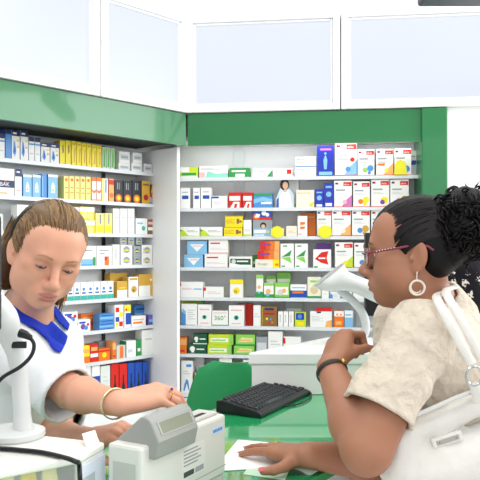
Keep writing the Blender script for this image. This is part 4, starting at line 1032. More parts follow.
    def eyes(s, parent, gaze, iris):
        for y in (-1, 1):
            c = s.w((.0745, .032*y, -.001)); g = nrm(s.R@np.array(gaze)); a = nrm(np.cross(g, [0,0,1.])); b = np.cross(a, g)
            mb = MB(); r = .0132*s.s; rg = []; th = [0.02, .12, .24, .30, .44, .5, .8, 1.2, 1.7, 2.2, 2.7, 3.1]
            for t in th: rg.append([c+r*(g*math.cos(t)+(a*math.cos(p)+b*math.sin(p))*math.sin(t)) for p in np.arange(20)/20*2*PI])
            mb.loft(rg); fm = []
            for k in range(len(th)-1): fm += [2 if k < 2 else (1 if k < 5 else 0)]*20
            mb.m = fm+[2, 0]
            obj('eye', mb, [mat('eye_white', '#e6e0da', rough=.15), mat('iris_'+iris, iris, rough=.15), mat('pupil', '#0c0908', rough=.1)], parent, smooth=True)

def hand_prims(O, Fd, T, N, curls, spread=(.10,.03,-.05,-.13), thumb=None, sc=1.0, fat=1.0, tl=1.0):
    """palm, four fingers of three bones each and a thumb; returns blended prims and the tip frames"""
    O, Fd, T, N = np.array(O, float), nrm(Fd), nrm(T), nrm(N)
    P = []; tips = []
    kn = [(.086,.0265),(.091,.0080),(.087,-.0115),(.078,-.0300)]
    ln = [(.043,.025,.021),(.047,.029,.022),(.043,.027,.021),(.034,.020,.019)]
    rd = [(.0096,.0085,.0076,.0066),(.0098,.0086,.0077,.0066),(.0094,.0083,.0074,.0064),(.0084,.0074,.0066,.0058)]
    for i in range(4):
        k = O+sc*(Fd*kn[i][0]+T*kn[i][1]+N*(.002-.004*abs(kn[i][1])/.03))
        base = O+sc*(Fd*.004+T*kn[i][1]*.55)
        P.append(('+', RC(base, k-N*.004*sc, .0165*sc*fat, .0118*sc*fat), .014*sc))
    P.append(('+', EL(O+sc*(Fd*.050-N*.006), np.array((.042,.036,.0135))*sc*fat, np.stack([Fd, T, N], 1)), .014*sc))
    for i in range(4):
        k = O+sc*(Fd*kn[i][0]+T*kn[i][1]+N*(.002-.004*abs(kn[i][1])/.03))
        d0 = nrm(Fd*math.cos(spread[i])+T*math.sin(spread[i])); ang = 0; p = k
        for j in range(3):
            ang += curls[i][j]; d = d0*math.cos(ang)-N*math.sin(ang)
            q = p+d*ln[i][j]*sc
            P.append(('+', RC(p, q, rd[i][j]*sc*fat, rd[i][j+1]*sc*fat), .006*sc if j == 0 else .0025*sc)); p = q
        tips.append((p, d, d0*math.sin(ang)+N*math.cos(ang), rd[i][3]*sc*fat))
    th = thumb or [(.75, -.25), (.45, -.25), (.25, -.3)]        # per bone: (angle towards T, angle towards N)
    p = O+sc*(Fd*.020+T*.020-N*.006)
    for j, (L, r0, r1) in enumerate(((.044,.0150,.0115),(.032,.0112,.0098),(.027,.0098,.0078))):
        a, b = th[j]; d = nrm(Fd*math.cos(a)*math.cos(b)+T*math.sin(a)*math.cos(b)+N*math.sin(b))
        q = p+d*L*sc*tl
        P.append(('+', RC(p, q, r0*sc*fat, r1*sc*fat), .012*sc if j == 0 else .003*sc)); p = q
    a, b = th[2]; nn = nrm(N-d*np.dot(N, d))
    tips.append((p, d, nn, .0078*sc*fat))
    return P, tips
def nails(tips, m, parent, idx=range(5), rollT=None):
    for i in idx:
        p, d, n, r = tips[i]
        if rollT is not None and i == 4: n = nrm(n+rollT)
        n = nrm(n-d*np.dot(n, d)); sd = np.cross(n, d)
        mb = MB(); rg = []
        for t, w_ in ((-.011,.6),(-.009,.85),(-.003,.95),(.003,.9),(.0065,.6)):
            row = []
            for u in np.linspace(-1, 1, 7):
                row.append(p+d*(t+r*.35)+sd*u*w_*r*.82+n*(r*(1.02-.35*(u*w_)**2)))
            rg.append(row+[q-n*.0009 for q in row[::-1]])
        mb.loft(rg); obj('fingernail', mb, m, parent, smooth=True)

def skin_material(name, base, lipc, browc, rough=.45):
    m = mat(name, base, rough=rough, sss=.12, spec=.4)
    nt = m.node_tree; b = nt.nodes['Principled BSDF']; prev = None
    tc = nt.nodes.new('ShaderNodeTexCoord'); n = nt.nodes.new('ShaderNodeTexNoise'); n.inputs['Scale'].default_value = 14; n.inputs['Detail'].default_value = 4
    nt.links.new(tc.outputs['Object'], n.inputs['Vector'])
    c = lin(base); mx = nt.nodes.new('ShaderNodeMix'); mx.data_type = 'RGBA'
    mx.inputs['A'].default_value = (c[0]*.93, c[1]*.84, c[2]*.80, 1); mx.inputs['B'].default_value = (min(1, c[0]*1.05), c[1]*1.08, c[2]*1.08, 1)
    nt.links.new(n.outputs['Fac'], mx.inputs['Factor']); prev = mx.outputs['Result']
    for a, col in (('lip', lipc), ('brow', browc)):
        at_ = nt.nodes.new('ShaderNodeAttribute'); at_.attribute_name = a
        m2 = nt.nodes.new('ShaderNodeMix'); m2.data_type = 'RGBA'; m2.inputs['B'].default_value = (*lin(col), 1)
        nt.links.new(at_.outputs['Fac'], m2.inputs['Factor']); nt.links.new(prev, m2.inputs['A']); prev = m2.outputs['Result']
    nt.links.new(prev, b.inputs['Base Color'])
    return m
def biggest(V, Q):
    lab = np.arange(len(V))
    while True:
        m = lab[Q].min(1); new = lab.copy()
        for i in range(4): np.minimum.at(new, Q[:,i], m)
        new = new[new]
        if (new == lab).all(): break
        lab = new
    u, c = np.unique(lab, return_counts=True); keep = lab == u[c.argmax()]
    mp = np.cumsum(keep)-1; return V[keep], mp[Q[keep[Q].all(1)]]
def strand_mesh(paths, r0, r1, seg=4):
    mb = MB()
    for p in paths:
        n = len(p); t = np.linspace(0, 1, n); mb.tube(p, (r0+(r1-r0)*t)*np.clip(np.minimum(t*8+.3, (1-t)*6+.15), 0, 1), seg, caps=False)
    return mb
# ================================================================ the customer (facing left, her left side towards us)
cu = thing('person', (.47, 1.60, 0), 0, 'person in beige blouse and glasses, curly black bun, one hand raised near the chin', 'person')
skC = skin_material('olive_skin', '#a4735a', '#96504a', '#3a2620')
yaw = math.radians(15)
HC = Head((.389, 1.547, 1.541), (-math.cos(yaw), math.sin(yaw), -.06), 0, 1.03)
neckC = np.array([.452, 1.575, 1.385])
SLc, ELc, WLc = np.array([.372, 1.435, 1.375]), np.array([.243, 1.345, 1.163]), np.array([.198, 1.535, 1.286])
SRc, ERc, WRc = np.array([.405, 1.735, 1.36]), np.array([.335, 1.615, 1.055]), np.array([.150, 1.520, 1.100])
P = HC.prims(lid=.25, fat=.006)
P += [('+', RC(HC.w((-.012,0,-.045)), neckC+[-.008,0,0], .045, .052), .03), ('+', RC(HC.w((.01,0,-.085)), neckC+[-.035,-.005,.02], .040, .050), .03)]
# torso under the blouse
P += [('+', RC((.47,1.555,.98), (.455,1.535,1.27), .135, .105), .06), ('+', RC((.47,1.665,.98), (.455,1.645,1.27), .135, .105), .06),
      ('+', RC(SLc, neckC, .044, .046), .05), ('+', RC(SRc, neckC, .044, .046), .05)]
def arm(S, E, W, r=(.052,.046,.043,.028), bulge=.006):
    m = E+(W-E)*.3
    return [('+', RC(S, E, r[0], r[1]), .03), ('+', RC(E, m, r[2], r[2]+bulge*.4), .012), ('+', RC(m, W, r[2]+bulge*.4, r[3]), .02)]
P += arm(SLc, ELc, WLc, (.047,.051,.046,.029)) + arm(SRc, ERc, WRc, (.045,.046,.042,.028))
# left hand: loosely closed below the chin
fL = nrm(WLc-ELc)*.45+nrm(np.array([.55, .25, .55]))*.55; fL = nrm(fL)
nL = np.array([-.80, -.50, .33]); nL = nrm(nL-fL*np.dot(nL, fL)); tL = nrm(np.cross(fL, nL))
if tL[2] < 0: tL = -tL
hp_, tipL = hand_prims(WLc+fL*.006, fL, tL, nL, [(1.0,1.35,.8),(1.15,1.4,.8),(1.2,1.4,.8),(1.25,1.4,.8)], thumb=[(.45,-.55),(.05,-.8),(-.3,-.9)], sc=.96, fat=1.08)
P += hp_
# right hand flat on the glass, fingers to the left and away, thumb towards us
tipR = on_z(240, 443.5, ZC+.016); fR = nrm(tipR-WRc); fR = nrm(np.array([fR[0], fR[1], -.07])); tR = nrm(np.cross([0,0,1.], fR)); nR = np.cross(fR, tR)
hp_, tipsR = hand_prims(WRc+fR*.004, fR, tR, nR, [(.10,.12,.08),(.06,.12,.1),(.08,.14,.1),(.10,.16,.1)], spread=(.12,.0,-.10,-.20), thumb=[(1.75,-.25),(1.35,-.15),(.75,-.08)], tl=.82, sc=1.04, fat=1.05)
P += hp_
def attC(V):
    a, b = HC.attrs(V); return {'lip': a, 'brow': b}
organic('body', P, .0025, skC, cu, attr=attC, it=1)
nailm = mat('nail_varnish_rose', '#c9646a', rough=.2)
nails(tipsR, nailm, cu, range(5), rollT=-np.array([.0,.55,0])); nails(tipL, nailm, cu, [4])
HC.eyes(cu, (1, .05, -.22), '#3a2417')

# hair -----------------------------------------------------------------------
hairC = mat('black_hair', '#0b0809', rough=.5, spec=.22)
def scalp(Hd, thick, hairline, extra=(), nape=-.078, cuts=()):
    """cap of hair over the skull: everything behind the hairline plane"""
    A = [('+', Hd.el((-.008,0,.032), (.096+thick,.074+thick,.082+thick)), 0)]+list(extra)
    (x0, z0), (x1, z1) = hairline
    n = nrm([z0-z1, 0, -(x0-x1)]); n = n if n[0] > 0 else -n
    A.append(('x', PLANE(Hd.w((x0, 0, z0)), Hd.R@n), .006))
    A += list(cuts)
    return A
ex = [('+', HC.rc((-.07,0,.03), (-.112,0,.045), .055, .040), .03), ('+', HC.rc((-.040,-.028,-.020), (-.040,.028,-.020), .034, .034), .03)]
ct = [('-', HC.el((-.004,.0765,-.012), (.021,.03,.034)), .004), ('-', HC.el((-.004,-.0765,-.012), (.021,.03,.034)), .004),
      ('x', PLANE(HC.w((-.04,0,-.075)), HC.R@nrm([.35,0,-1.])), .01)]
organic('hair', scalp(HC, .0065, ((.085,.060), (.024,-.008)), ex, cuts=ct), .003, hairC, cu, it=2)
paths = []
for i in range(420):                                   # combed-back strands from hairline to the knot
    ph = RNG.uniform(-1.35, 1.35); y0 = .0785*math.sin(ph)
    th0 = RNG.uniform(.0, .25)
    a = np.array([.077-.059*(abs(math.sin(ph))**1.6), .078*math.sin(ph), .064-.070*(abs(math.sin(ph))**1.8)])
    tgt = np.array([-.112, RNG.uniform(-.02,.02), .045+RNG.uniform(-.02,.03)]); row = []
    for t in np.linspace(0, 1, 12):
        p = a*(1-t)**2+2*t*(1-t)*np.array([-.01, y0*1.2, .15-.12*abs(math.sin(ph))**2])+tgt*t*t; c = np.array([-.008,0,.032]); q = (p-c)/np.array([.1035,.0815,.0895]); r = np.linalg.norm(q)
        lift = 1.0 if t < .75 else 1+(t-.75)*.5
        p = c+(p-c)/r*lift*(1.002) if r < 1.2 else p
        row.append(HC.w(p))
    paths.append(row)
mb = strand_mesh(paths, .0013, .0016); obj('hair_strands', mb, mat('black_hair_sheen', '#120d0e', rough=.42, spec=.3), cu, smooth=True, angle=180)
# curly bun: ringlets around a dark core
bc = np.array([-.104, .026, .052])
organic('bun', [('+', HC.el(bc+[.012,0,-.005], (.058,.056,.060)), 0), ('+', HC.el(bc+[0,0,.04], (.045,.045,.038)), .02), ('+', HC.el(bc+[.03,0,-.060], (.036,.036,.030)), .03)], .0035, hairC, cu,
        post=lambda fd: fd.F.__isub__((.010*wrinkle(5, .035)(*fd.block(fd.lo, fd.lo+fd.n*fd.h, 0)[1:])).astype(np.float32)))
paths = []
for i in range(300):
    d = RNG.normal(size=3); d /= np.linalg.norm(d)
    if d[0] > .75: continue
    c = bc+d*np.array([.066,.060,.070])*RNG.uniform(.85,1.06)+np.array([.005,0,-.002])
    ax = nrm(np.cross(d, RNG.normal(size=3))); s1 = nrm(np.cross(ax, d)); R_, pit = RNG.uniform(.006,.013), RNG.uniform(.005,.012); tn = RNG.uniform(1.2,2.4); row = []
    for t in np.linspace(0, tn*2*PI, int(tn*11)):
        row.append(HC.w(c+R_*(math.cos(t)*s1+math.sin(t)*d*.8)+ax*pit*(t/(2*PI)-tn/2)))
    paths.append(row)
for i in range(40):                                    # flyaway curls
    d = RNG.normal(size=3); d /= np.linalg.norm(d); d[0] = -abs(d[0])
    c = bc+d*np.array([.055,.055,.068]); e_ = nrm(RNG.normal(size=3)+d); row = []
    for t in np.linspace(0, 1, 12): row.append(HC.w(c+e_*t*.03+.006*np.array([math.sin(t*7+i), math.cos(t*8+i), math.sin(t*6)])))
    paths.append(row)
mb = strand_mesh(paths, .0026, .0020, 5); obj('bun_curls', mb, hairC, cu, smooth=True, angle=180)

# glasses ----------------------------------------------------------------------
gm = mat('plum_glasses_frame', '#7c2f42', rough=.25); gl = mat('lens_glass', '#eef2f4', rough=.02, alpha=.18)
mb = MB()
for y in (-1, 1):
    ring = [HC.w((.106-.010*abs(.034+.024*math.cos(t)-.02)*1.0/.04, y*(.034+.0245*math.cos(t)), -.005+.0165*math.sin(t))) for t in np.linspace(0, 2*PI, 25)]
    mb.tube(ring[:-1]+[ring[0]], .0011, 6)
    top_ = [HC.w((.106-.010*abs(.034+.0255*math.cos(t)-.02)/.04, y*(.034+.0255*math.cos(t)), -.004+.0175*math.sin(t))) for t in np.linspace(.1, PI-.1, 12)]
    mb.tube(top_, .0022, 6, flat=(1, .8))
    mb.tube(spline([HC.w((.096,.0605*y,.003)), HC.w((.080,.0700*y,.006)), HC.w((.035,.0770*y,.0105)), HC.w((.004,.0785*y,.0150)), HC.w((-.022,.0775*y,.0120)), HC.w((-.036,.0765*y,.002))]), .0017, 8, flat=(1.4, .6))
mb.tube(spline([HC.w((.1085,-.0105,.001)), HC.w((.114,0,.004)), HC.w((.1085,.0105,.001))]), .0016, 6)
g_o = obj('glasses', mb, gm, cu, smooth=True)
mb = MB()
for k in range(7): mb.ball(HC.w((.078-.006*k, .0722+.00060*k, .0065+.0009*k)), .0014, seg=8)
obj('temple_stones', mb, mat('pale_stone', '#d9c9d8', rough=.1), g_o, smooth=True)
for y in (-1, 1):
    c = [HC.w((.1055-.010*abs(.034+.0240*r_*math.cos(t)-.02)/.04, y*(.034+.0240*r_*math.cos(t)), -.005+.016*r_*math.sin(t))) for r_ in (1,) for t in np.arange(24)/24*2*PI]
    mb = MB(); off = HC.R@np.array([.0008,0,0]); mb.loft([c, [p+off for p in c]]); obj('lens', mb, gl, g_o)
# earring: hook and spiral hoop
silver = mat('pearl_silver', '#e9e4d8', rough=.25, metal=.35)
eb = HC.w((-.001,.0815,-.043)); dn = np.array([0,0,-1.]); fx = nrm(np.array([-1,.15,0]))
mb = MB(); mb.tube([eb+[0,0,.004], eb+fx*.001+dn*.008, eb+dn*.016], .0009, 6)
cE = eb+dn*.030
mb.tube([cE+(fx*math.cos(t)+dn*math.sin(t))*(.0150-.0085*max(0, (t-5.2)/5)) for t in np.linspace(-1.7, 8.8, 46)], np.interp(np.arange(46), [0,10,30,45], [.0012,.0026,.0024,.0012]), 8)
obj('earring', mb, silver, cu, smooth=True)

# blouse ------------------------------------------------------------------------
linen = mat('beige_linen', '#d2c6b6', rough=.8, spec=.15, noise=(38, .05), bump=(30, 1.0, .016))
hemC = SLc+(ELc-SLc)*.72; dA = nrm(ELc-SLc); hemR = SRc+(ERc-SRc)*.8; dR = nrm(ERc-SRc)
def blouse(g):
    sl = RC(SLc+[.0,.0,.0], SLc+(ELc-SLc)*.80+np.array([-.016,0,-.004]), .062-g, .072-g); sr = RC(SRc, SRc+(ERc-SRc)*.8, .062-g, .062-g)
    return [('+', RC((.475,1.550,1.0), (.462,1.540,1.27), .158-g, .122-g), 0), ('+', RC((.475,1.670,1.0), (.462,1.645,1.27), .158-g, .122-g), .06), ('+', EL((.40,1.60,1.20), (.10-g,.13-g,.10-g)), .05),
            ('+', RC(SLc, neckC+[.005,-.02,.0], .060-g, .052-g), .05), ('+', RC(SRc, neckC+[.005,.02,0], .060-g, .052-g), .05), ('+', RC(neckC+[.02,0,-.02], neckC+[.005,0,.03], .070-g, .062-g), .03),
            ('+', sl, .035), ('+', sr, .035)]
inn_ = blouse(.010)
cutsC = [('x', PLANE(hemC, dA), 0)]
big = 9
def hemcut(c, d, r):           # removes cloth beyond the sleeve hem, near the arm only
    def f(x, y, z):
        px, py, pz = x-c[0], y-c[1], z-c[2]; t = px*d[0]+py*d[1]+pz*d[2]
        rad = np.sqrt(np.maximum(px*px+py*py+pz*pz-t*t, 0))
        return np.maximum(np.maximum(-t, rad-r), t-.35)
    return Prim(c-.4, c+.4, f)
wk1 = wrinkle(11, .10); wk2 = wrinkle(12, .05); 
foldC = lambda x, y, z: (.019*wk1(x, y, z)+.006*wk2(x, y, z)).astype(np.float32)
cutsC = [('-', hemcut(hemC, dA, .10), .002), ('-', hemcut(hemR, dR, .08), .002),
         ('-', RC(HC.w((-.02,0,-.06)), neckC+[-.03,0,.0], .060, .066), .004), ('x', PLANE((.4,1.6,.93), (0,0,-1)), 0)]
garment('blouse', blouse(0), inn_, cutsC, .0038, linen, cu, fold=foldC)
# collar edge
mb = MB(); ring = []
trs = mat('dark_trousers', '#4a4f58', rough=.8)
organic('trousers', [('+', RC((.48,1.55,.93), (.48,1.54,.50), .135, .085), 0), ('+', RC((.48,1.68,.93), (.48,1.69,.50), .135, .085), .05), ('+', RC((.48,1.54,.5), (.49,1.53,.08), .085, .065), .03), ('+', RC((.48,1.69,.5), (.49,1.71,.08), .085, .065), .03)], .012, trs, cu, it=2)
for y in (1.53, 1.71):
    mb = MB(); mb.ball((.45, y, .04), (.12, .045, .04), seg=16); obj('shoe', mb, black_plastic, cu, smooth=True)
# wrist strap
wc = WLc-nrm(WLc-ELc)*.012; aw = nrm(WLc-ELc); a1 = nrm(np.cross(aw, [0,0,1.])); a2 = np.cross(aw, a1)
mb = MB(); mb.tube([wc+.0335*(a1*math.cos(t)+a2*math.sin(t)) for t in np.linspace(0, 2*PI, 33)], .0042, 8, flat=(.5, 1.5), up=tuple(a1))
wb = obj('bracelet', mb, mat('dark_leather', '#2c211d', rough=.5), cu, smooth=True)
for k_ in range(1):
    dd = nrm(np.array([.55, -.75, .1])); dd = nrm(dd-aw*np.dot(dd, aw)); mb = MB(); mb.ball(wc+dd*.036, .0065, seg=10); obj('gold_bead', mb, mat('gold', '#d2a85c', rough=.25, metal=.9), wb, smooth=True)
# ring on the flat hand
def ring_on(tip, frac_pos, r, m, parent, axis):
    mb = MB(); a1 = nrm(np.cross(axis, [0,0,1.])); a2 = np.cross(axis, a1)
    mb.tube([frac_pos+r*(a1*math.cos(t)+a2*math.sin(t)) for t in np.linspace(0, 2*PI, 21)], .0012, 6); return obj('ring', mb, m, parent, smooth=True)
kR = WRc+fR*.004+1.06*(fR*.087-tR*.0115); ring_on(None, kR+fR*.018, .0108, mat('gold', ''), cu, fR)

# ================================================================ handbag on her left shoulder
bagm = mat('white_bag_leather', '#dcd9d3', rough=.38, bump=(11, .5, .02))
hbx = thing('handbag', (.45, 1.42, .95), 0, 'white leather shoulder bag with metal name plate hanging at the hip of the beige-bloused person', 'bag')
cb_ = np.array([.475, 1.435, 1.13])
def bagprims(g=0):
    return [('+', RC((.34,1.405,.98), (.60,1.42,.98), .055-g, .06-g), 0), ('+', RC((.325,1.395,1.11), (.62,1.415,1.11), .048-g, .052-g), .05), ('+', RC((.318,1.388,1.178), (.62,1.405,1.300), .022-g, .026-g), .05), ('+', RC((.38,1.41,1.10), (.60,1.42,1.20), .040-g, .045-g), .05)]
wkb = wrinkle(21, .16, np.diag([1.6, 1, .45]))
def bagpost(fd):
    q = fd.block(fd.lo, fd.lo+fd.n*fd.h, 0); fd.F[q[0]] -= (.020*wkb(*q[1:])).astype(np.float32)
bo = organic('bag_body', bagprims(), .004, bagm, hbx, post=bagpost, it=2)
from mathutils.bvhtree import BVHTree
_o = np.array(PM[hbx.name])[:3,3]; _bv = BVHTree.FromPolygons([Vector(v.co[:])+Vector(_o) for v in bo.data.vertices], [tuple(p.vertices) for p in bo.data.polygons])
def on_front(p, out=.0):           # the same point brought onto the near face of the bag
    h = _bv.ray_cast(Vector((p[0], 1.0, p[2])), Vector((0, 1, 0)))[0]
    return np.array([p[0], (h[1] if h is not None else p[1])-out, p[2]])
def on_bag(px, py, Y): return at(px, py, Y)
mb = MB(); mb.tube([on_front(p, .001) for p in spline([at(386, 430, 1.352), at(403, 420, 1.357), at(430, 409, 1.362), at(455, 398, 1.366), at(480, 389, 1.370), at(500, 384, 1.374)])], .0045, 8); obj('piping', mb, mat('bag_edge_grey', '#cfcfcc', rough=.4), hbx, smooth=True)
# name plate
npl = on_front(at(451, 443, 1.345), .009); xr = nrm(np.array([.042, 0, .0135])); Mr = np.stack([xr, [0,1,0], np.cross(xr, [0,1,0])], 1)
mb = MB(); mb.box((-.023, -.002, -.0048), (.023, .004, .0048), M=Mr, o=npl)
pl_ = obj('name_plate', mb, mat('brushed_nickel', '#b8b4ac', rough=.25, metal=.8), hbx, bevel=.001)
mb = MB(); mb.box((-.031, -.0005, -.0095), (.031, .012, .0095), M=Mr, o=npl); obj('plate_patch', mb, bagm, hbx, bevel=.003)
mb = MB()
for q in (-.017, .017): mb.ball(npl+xr*q+[0,-.002,0], .0014, seg=8)
obj('plate_rivets', mb, mat('rivet_dark', '#6d6a64', rough=.3, metal=.7), pl_, smooth=True)
# strap with ring
strp = [at(446, 292, 1.50), at(437, 296, 1.415), at(440, 305, 1.372), at(449, 322, 1.352), at(460, 342, 1.345), at(472, 364, 1.345)]
def strap(off, w_):
    mb = MB(); mb.tube(spline([p+off for p in strp], 8), w_, 10, flat=(1, .55), up=(1, 0, 0)); return obj('strap', mb, bagm, hbx, smooth=True)
strap(np.array([0,0,0]), .0095); strap(np.array([.022,.012,.010]), .009)
rc_ = at(474, 376, 1.342); mb = MB(); mb.tube([rc_+.0165*np.array([math.cos(t), .25*math.cos(t), math.sin(t)*1.1]) for t in np.linspace(0, 2*PI, 29)], .0026, 8); obj('strap_ring', mb, mat('chrome', ''), hbx, smooth=True)
mb = MB(); mb.tube(spline([at(474, 384, 1.345), at(476, 392, 1.352), at(478, 402, 1.36)]), .010, 10, flat=(1, .45), up=(1,0,0)); obj('ring_tab', mb, bagm, hbx, smooth=True)
mb = MB(); mb.tube([at(381.5, 449.5, 1.338)+.008*np.array([.55*math.cos(t), 0, 1.2*math.sin(t)]) for t in np.linspace(0, 2*PI, 21)], .0016, 6); obj('side_buckle', mb, mat('chrome', ''), hbx, smooth=True)
# ================================================================ the pharmacist behind the counter
ph_ = thing('person', (-.56, 1.86, 0), 0, 'person in white coat with blue collar and swept-back brown hair, looking down, arm stretched out', 'person')
skP = skin_material('fair_skin', '#d9a38a', '#c07d72', '#94704f')
yw, pt_ = math.radians(30), math.radians(23)
fw = np.array([math.sin(yw)*math.cos(pt_), -math.cos(yw)*math.cos(pt_), -math.sin(pt_)])
eyeM = at(54, 268, 1.60)
HP_ = Head(eyeM+np.array([.004,0,0])-.088*1.03*fw, fw, math.radians(-12), 1.01)
neckP = np.array([-.540, 1.775, 1.375])
SRp, ERp, WRp = np.array([-.566, 1.680, 1.325]), np.array([-.370, 1.530, 1.236]), np.array([-.238, 1.365, 1.246])
SLp, ELp, WLp = np.array([-.515, 1.960, 1.29]), np.array([-.445, 1.690, 1.085]), np.array([-.318, 1.520, 1.135])
P = HP_.prims(lid=.8, fat=.002, lips=.75)
P += [('+', RC(HP_.w((-.025,0,-.045)), neckP, .050, .056), .03), ('+', RC(HP_.w((.008,0,-.085)), neckP+[.02,-.045,.0], .036, .05), .03),
      ('+', RC((-.62,1.79,.98), (-.58,1.75,1.25), .12, .09), .05), ('+', RC((-.57,1.92,.98), (-.53,1.88,1.25), .12, .09), .06),
      ('+', RC(SRp, neckP, .048, .048), .05), ('+', RC(SLp, neckP, .048, .048), .05)]
P += arm(SRp, ERp, WRp, (.045,.038,.0345,.0240), .002)+arm(SLp, ELp, WLp, (.044,.042,.037,.024), .003)
# right hand reaching over the printer display
tgtR = at(176, 406, 1.40); fP_ = nrm(tgtR-WRp); fP_ = nrm(fP_+np.array([0,0,.34])); nP = np.array([-.25,-.35,.9]); nP = nrm(nP-fP_*np.dot(nP, fP_)); tP_ = nrm(np.cross(nP, fP_))
hp_, tP1 = hand_prims(WRp+fP_*.004, fP_, tP_, nP, [(.60,.55,.3),(.68,.6,.3),(.72,.65,.35),(.75,.7,.4)], spread=(.10,.02,-.08,-.18), thumb=[(.75,-.55),(.45,-.5),(.3,-.45)], sc=.92, fat=1.06)
P += hp_
# left hand behind the printer
tgtL = at(130, 425, 1.43); fQ_ = nrm(tgtL-WLp); nQ = np.array([.1,-.5,.85]); nQ = nrm(nQ-fQ_*np.dot(nQ, fQ_)); tQ_ = nrm(np.cross(fQ_, nQ))
hp_, tP2 = hand_prims(WLp+fQ_*.004, fQ_, tQ_, nQ, [(.5,.7,.4),(.6,.8,.4),(.65,.85,.45),(.7,.9,.5)], thumb=[(.7,-.4),(.4,-.4),(.2,-.4)], sc=.93)
P += hp_
def attP(V):
    a, b = HP_.attrs(V); return {'lip': a, 'brow': b*.75}
organic('body', P, .0025, skP, ph_, attr=attP, it=1)
nailp = mat('nail_natural', '#d99a8c', rough=.25)
nails(tP1, nailp, ph_, range(4)); nails(tP2, nailp, ph_, range(4))
HP_.eyes(ph_, (1, -.1, -.55), '#5f7f95')
# lashes
for y in (-1, 1):
    mb = MB(); mb.tube(spline([HP_.w((.0855,.020*y,-.0035)), HP_.w((.0905,.028*y,-.0062)), HP_.w((.0902,.036*y,-.0062)), HP_.w((.0850,.0445*y,-.0030))]), .0011, 6); obj('eyelashes', mb, mat('lash_brown', '#4a3428', rough=.6), ph_, smooth=True)

# hair ------------------------------------------------------------------------
h1, h2, h3 = mat('hair_light_brown', '#8c6b42', rough=.42), mat('hair_brown', '#664a2b', rough=.45), mat('hair_dark_brown', '#4a301b', rough=.5)
ctp = [('-', HP_.el((-.002,.0785,-.012), (.022,.024,.036)), .004), ('-', HP_.el((-.002,-.0785,-.012), (.022,.024,.036)), .004)]
exq = [('+', HP_.el((.000,0,.092), (.055,.058,.022)), .03), ('+', HP_.rc((-.06,0,.02), (-.085,0,-.04), .062, .055), .03)]
organic('hair', scalp(HP_, .0050, ((.060,.095), (.012,-.016)), exq, cuts=ctp), .003, h2, ph_, it=2)
# long hair falling behind ears and neck
for y in (-1, 1):
    pr_ = [('+', HP_.rc((-.035,.066*y,.01), (-.045,.078*y,-.07), .022, .020), 0), ('+', HP_.rc((-.045,.078*y,-.07), (-.03,.080*y,-.135), .020, .009), .02), ('+', HP_.rc((-.06,.045*y,-.03), (-.06,.05*y,-.12), .030, .018), .03)]
    organic('hair_length', pr_, .003, h3, ph_, it=2)
pl = [[], [], []]
for i in range(620):
    ph = RNG.uniform(-1.45, 1.45); sp_ = math.sin(ph)
    a = np.array([.066-.050*abs(sp_)**1.8, .078*sp_, .090-.100*abs(sp_)**2.2])+RNG.normal(size=3)*.004
    b = np.array([-.095+RNG.uniform(-.01,.015), .050*sp_+RNG.uniform(-.012,.012), .01+RNG.uniform(-.05,.03)]); row = []
    vol = (.006*(1-abs(sp_))+.002)*RNG.uniform(.6, 1.15); c = np.array([-.008,0,.032])
    for t in np.linspace(0, 1, 13):
        p = a*(1-t)**2+2*t*(1-t)*np.array([-.02, .08*sp_, .16-.12*abs(sp_)**2])+b*t*t; d = p-c; q = d/np.array([.1025,.0815,.0885]); r = np.linalg.norm(q)
        p = c+d/r; bump_ = vol*math.sin(PI*min(1, t*1.5+.02))**.8 if t < .65 else 0
        p = p+nrm(d*np.array([.6,.8,1.2]))*bump_
        row.append(HP_.w(p+RNG.normal(size=3)*.0006))
    pl[0 if RNG.random() < .45 else (1 if RNG.random() < .7 else 2)].append(row)
for y in (-1, 1):
    for i in range(90):
        a = np.array([-.02+RNG.uniform(-.05,.012), (.080+RNG.uniform(-.003,.006))*y, .03+RNG.uniform(-.02,.03)]); b = np.array([-.035+RNG.uniform(-.035,.03), (.082+RNG.uniform(-.02,.014))*y, -.135+RNG.uniform(-.04,.03)])
        m_ = np.array([-.05+RNG.uniform(-.02,.006), (.089+RNG.uniform(-.004,.010))*y, -.05+RNG.uniform(-.01,.01)])
        row = [HP_.w((1-t)**2*a+2*t*(1-t)*m_+t*t*b) for t in np.linspace(0, 1, 10)]
        pl[int(RNG.integers(0, 3))].append(row)
for p, m in zip(pl, (h1, h2, h3)):
    mb = strand_mesh(p, .0019, .0013); obj('hair_strands', mb, m, ph_, smooth=True, angle=180)
# dark hair band across the head
mb = MB(); mb.tube([HP_.w((-.022+.012*math.sin(t), .0870*math.cos(t)*1.0, .030+.094*math.sin(t))) for t in np.linspace(-.28, PI+.28, 30)], .0050, 8, flat=(.6, 1.6), up=tuple(HP_.R[:,1]))
obj('hair_band', mb, mat('hair_band_black', '#17130f', rough=.5), ph_, smooth=True)

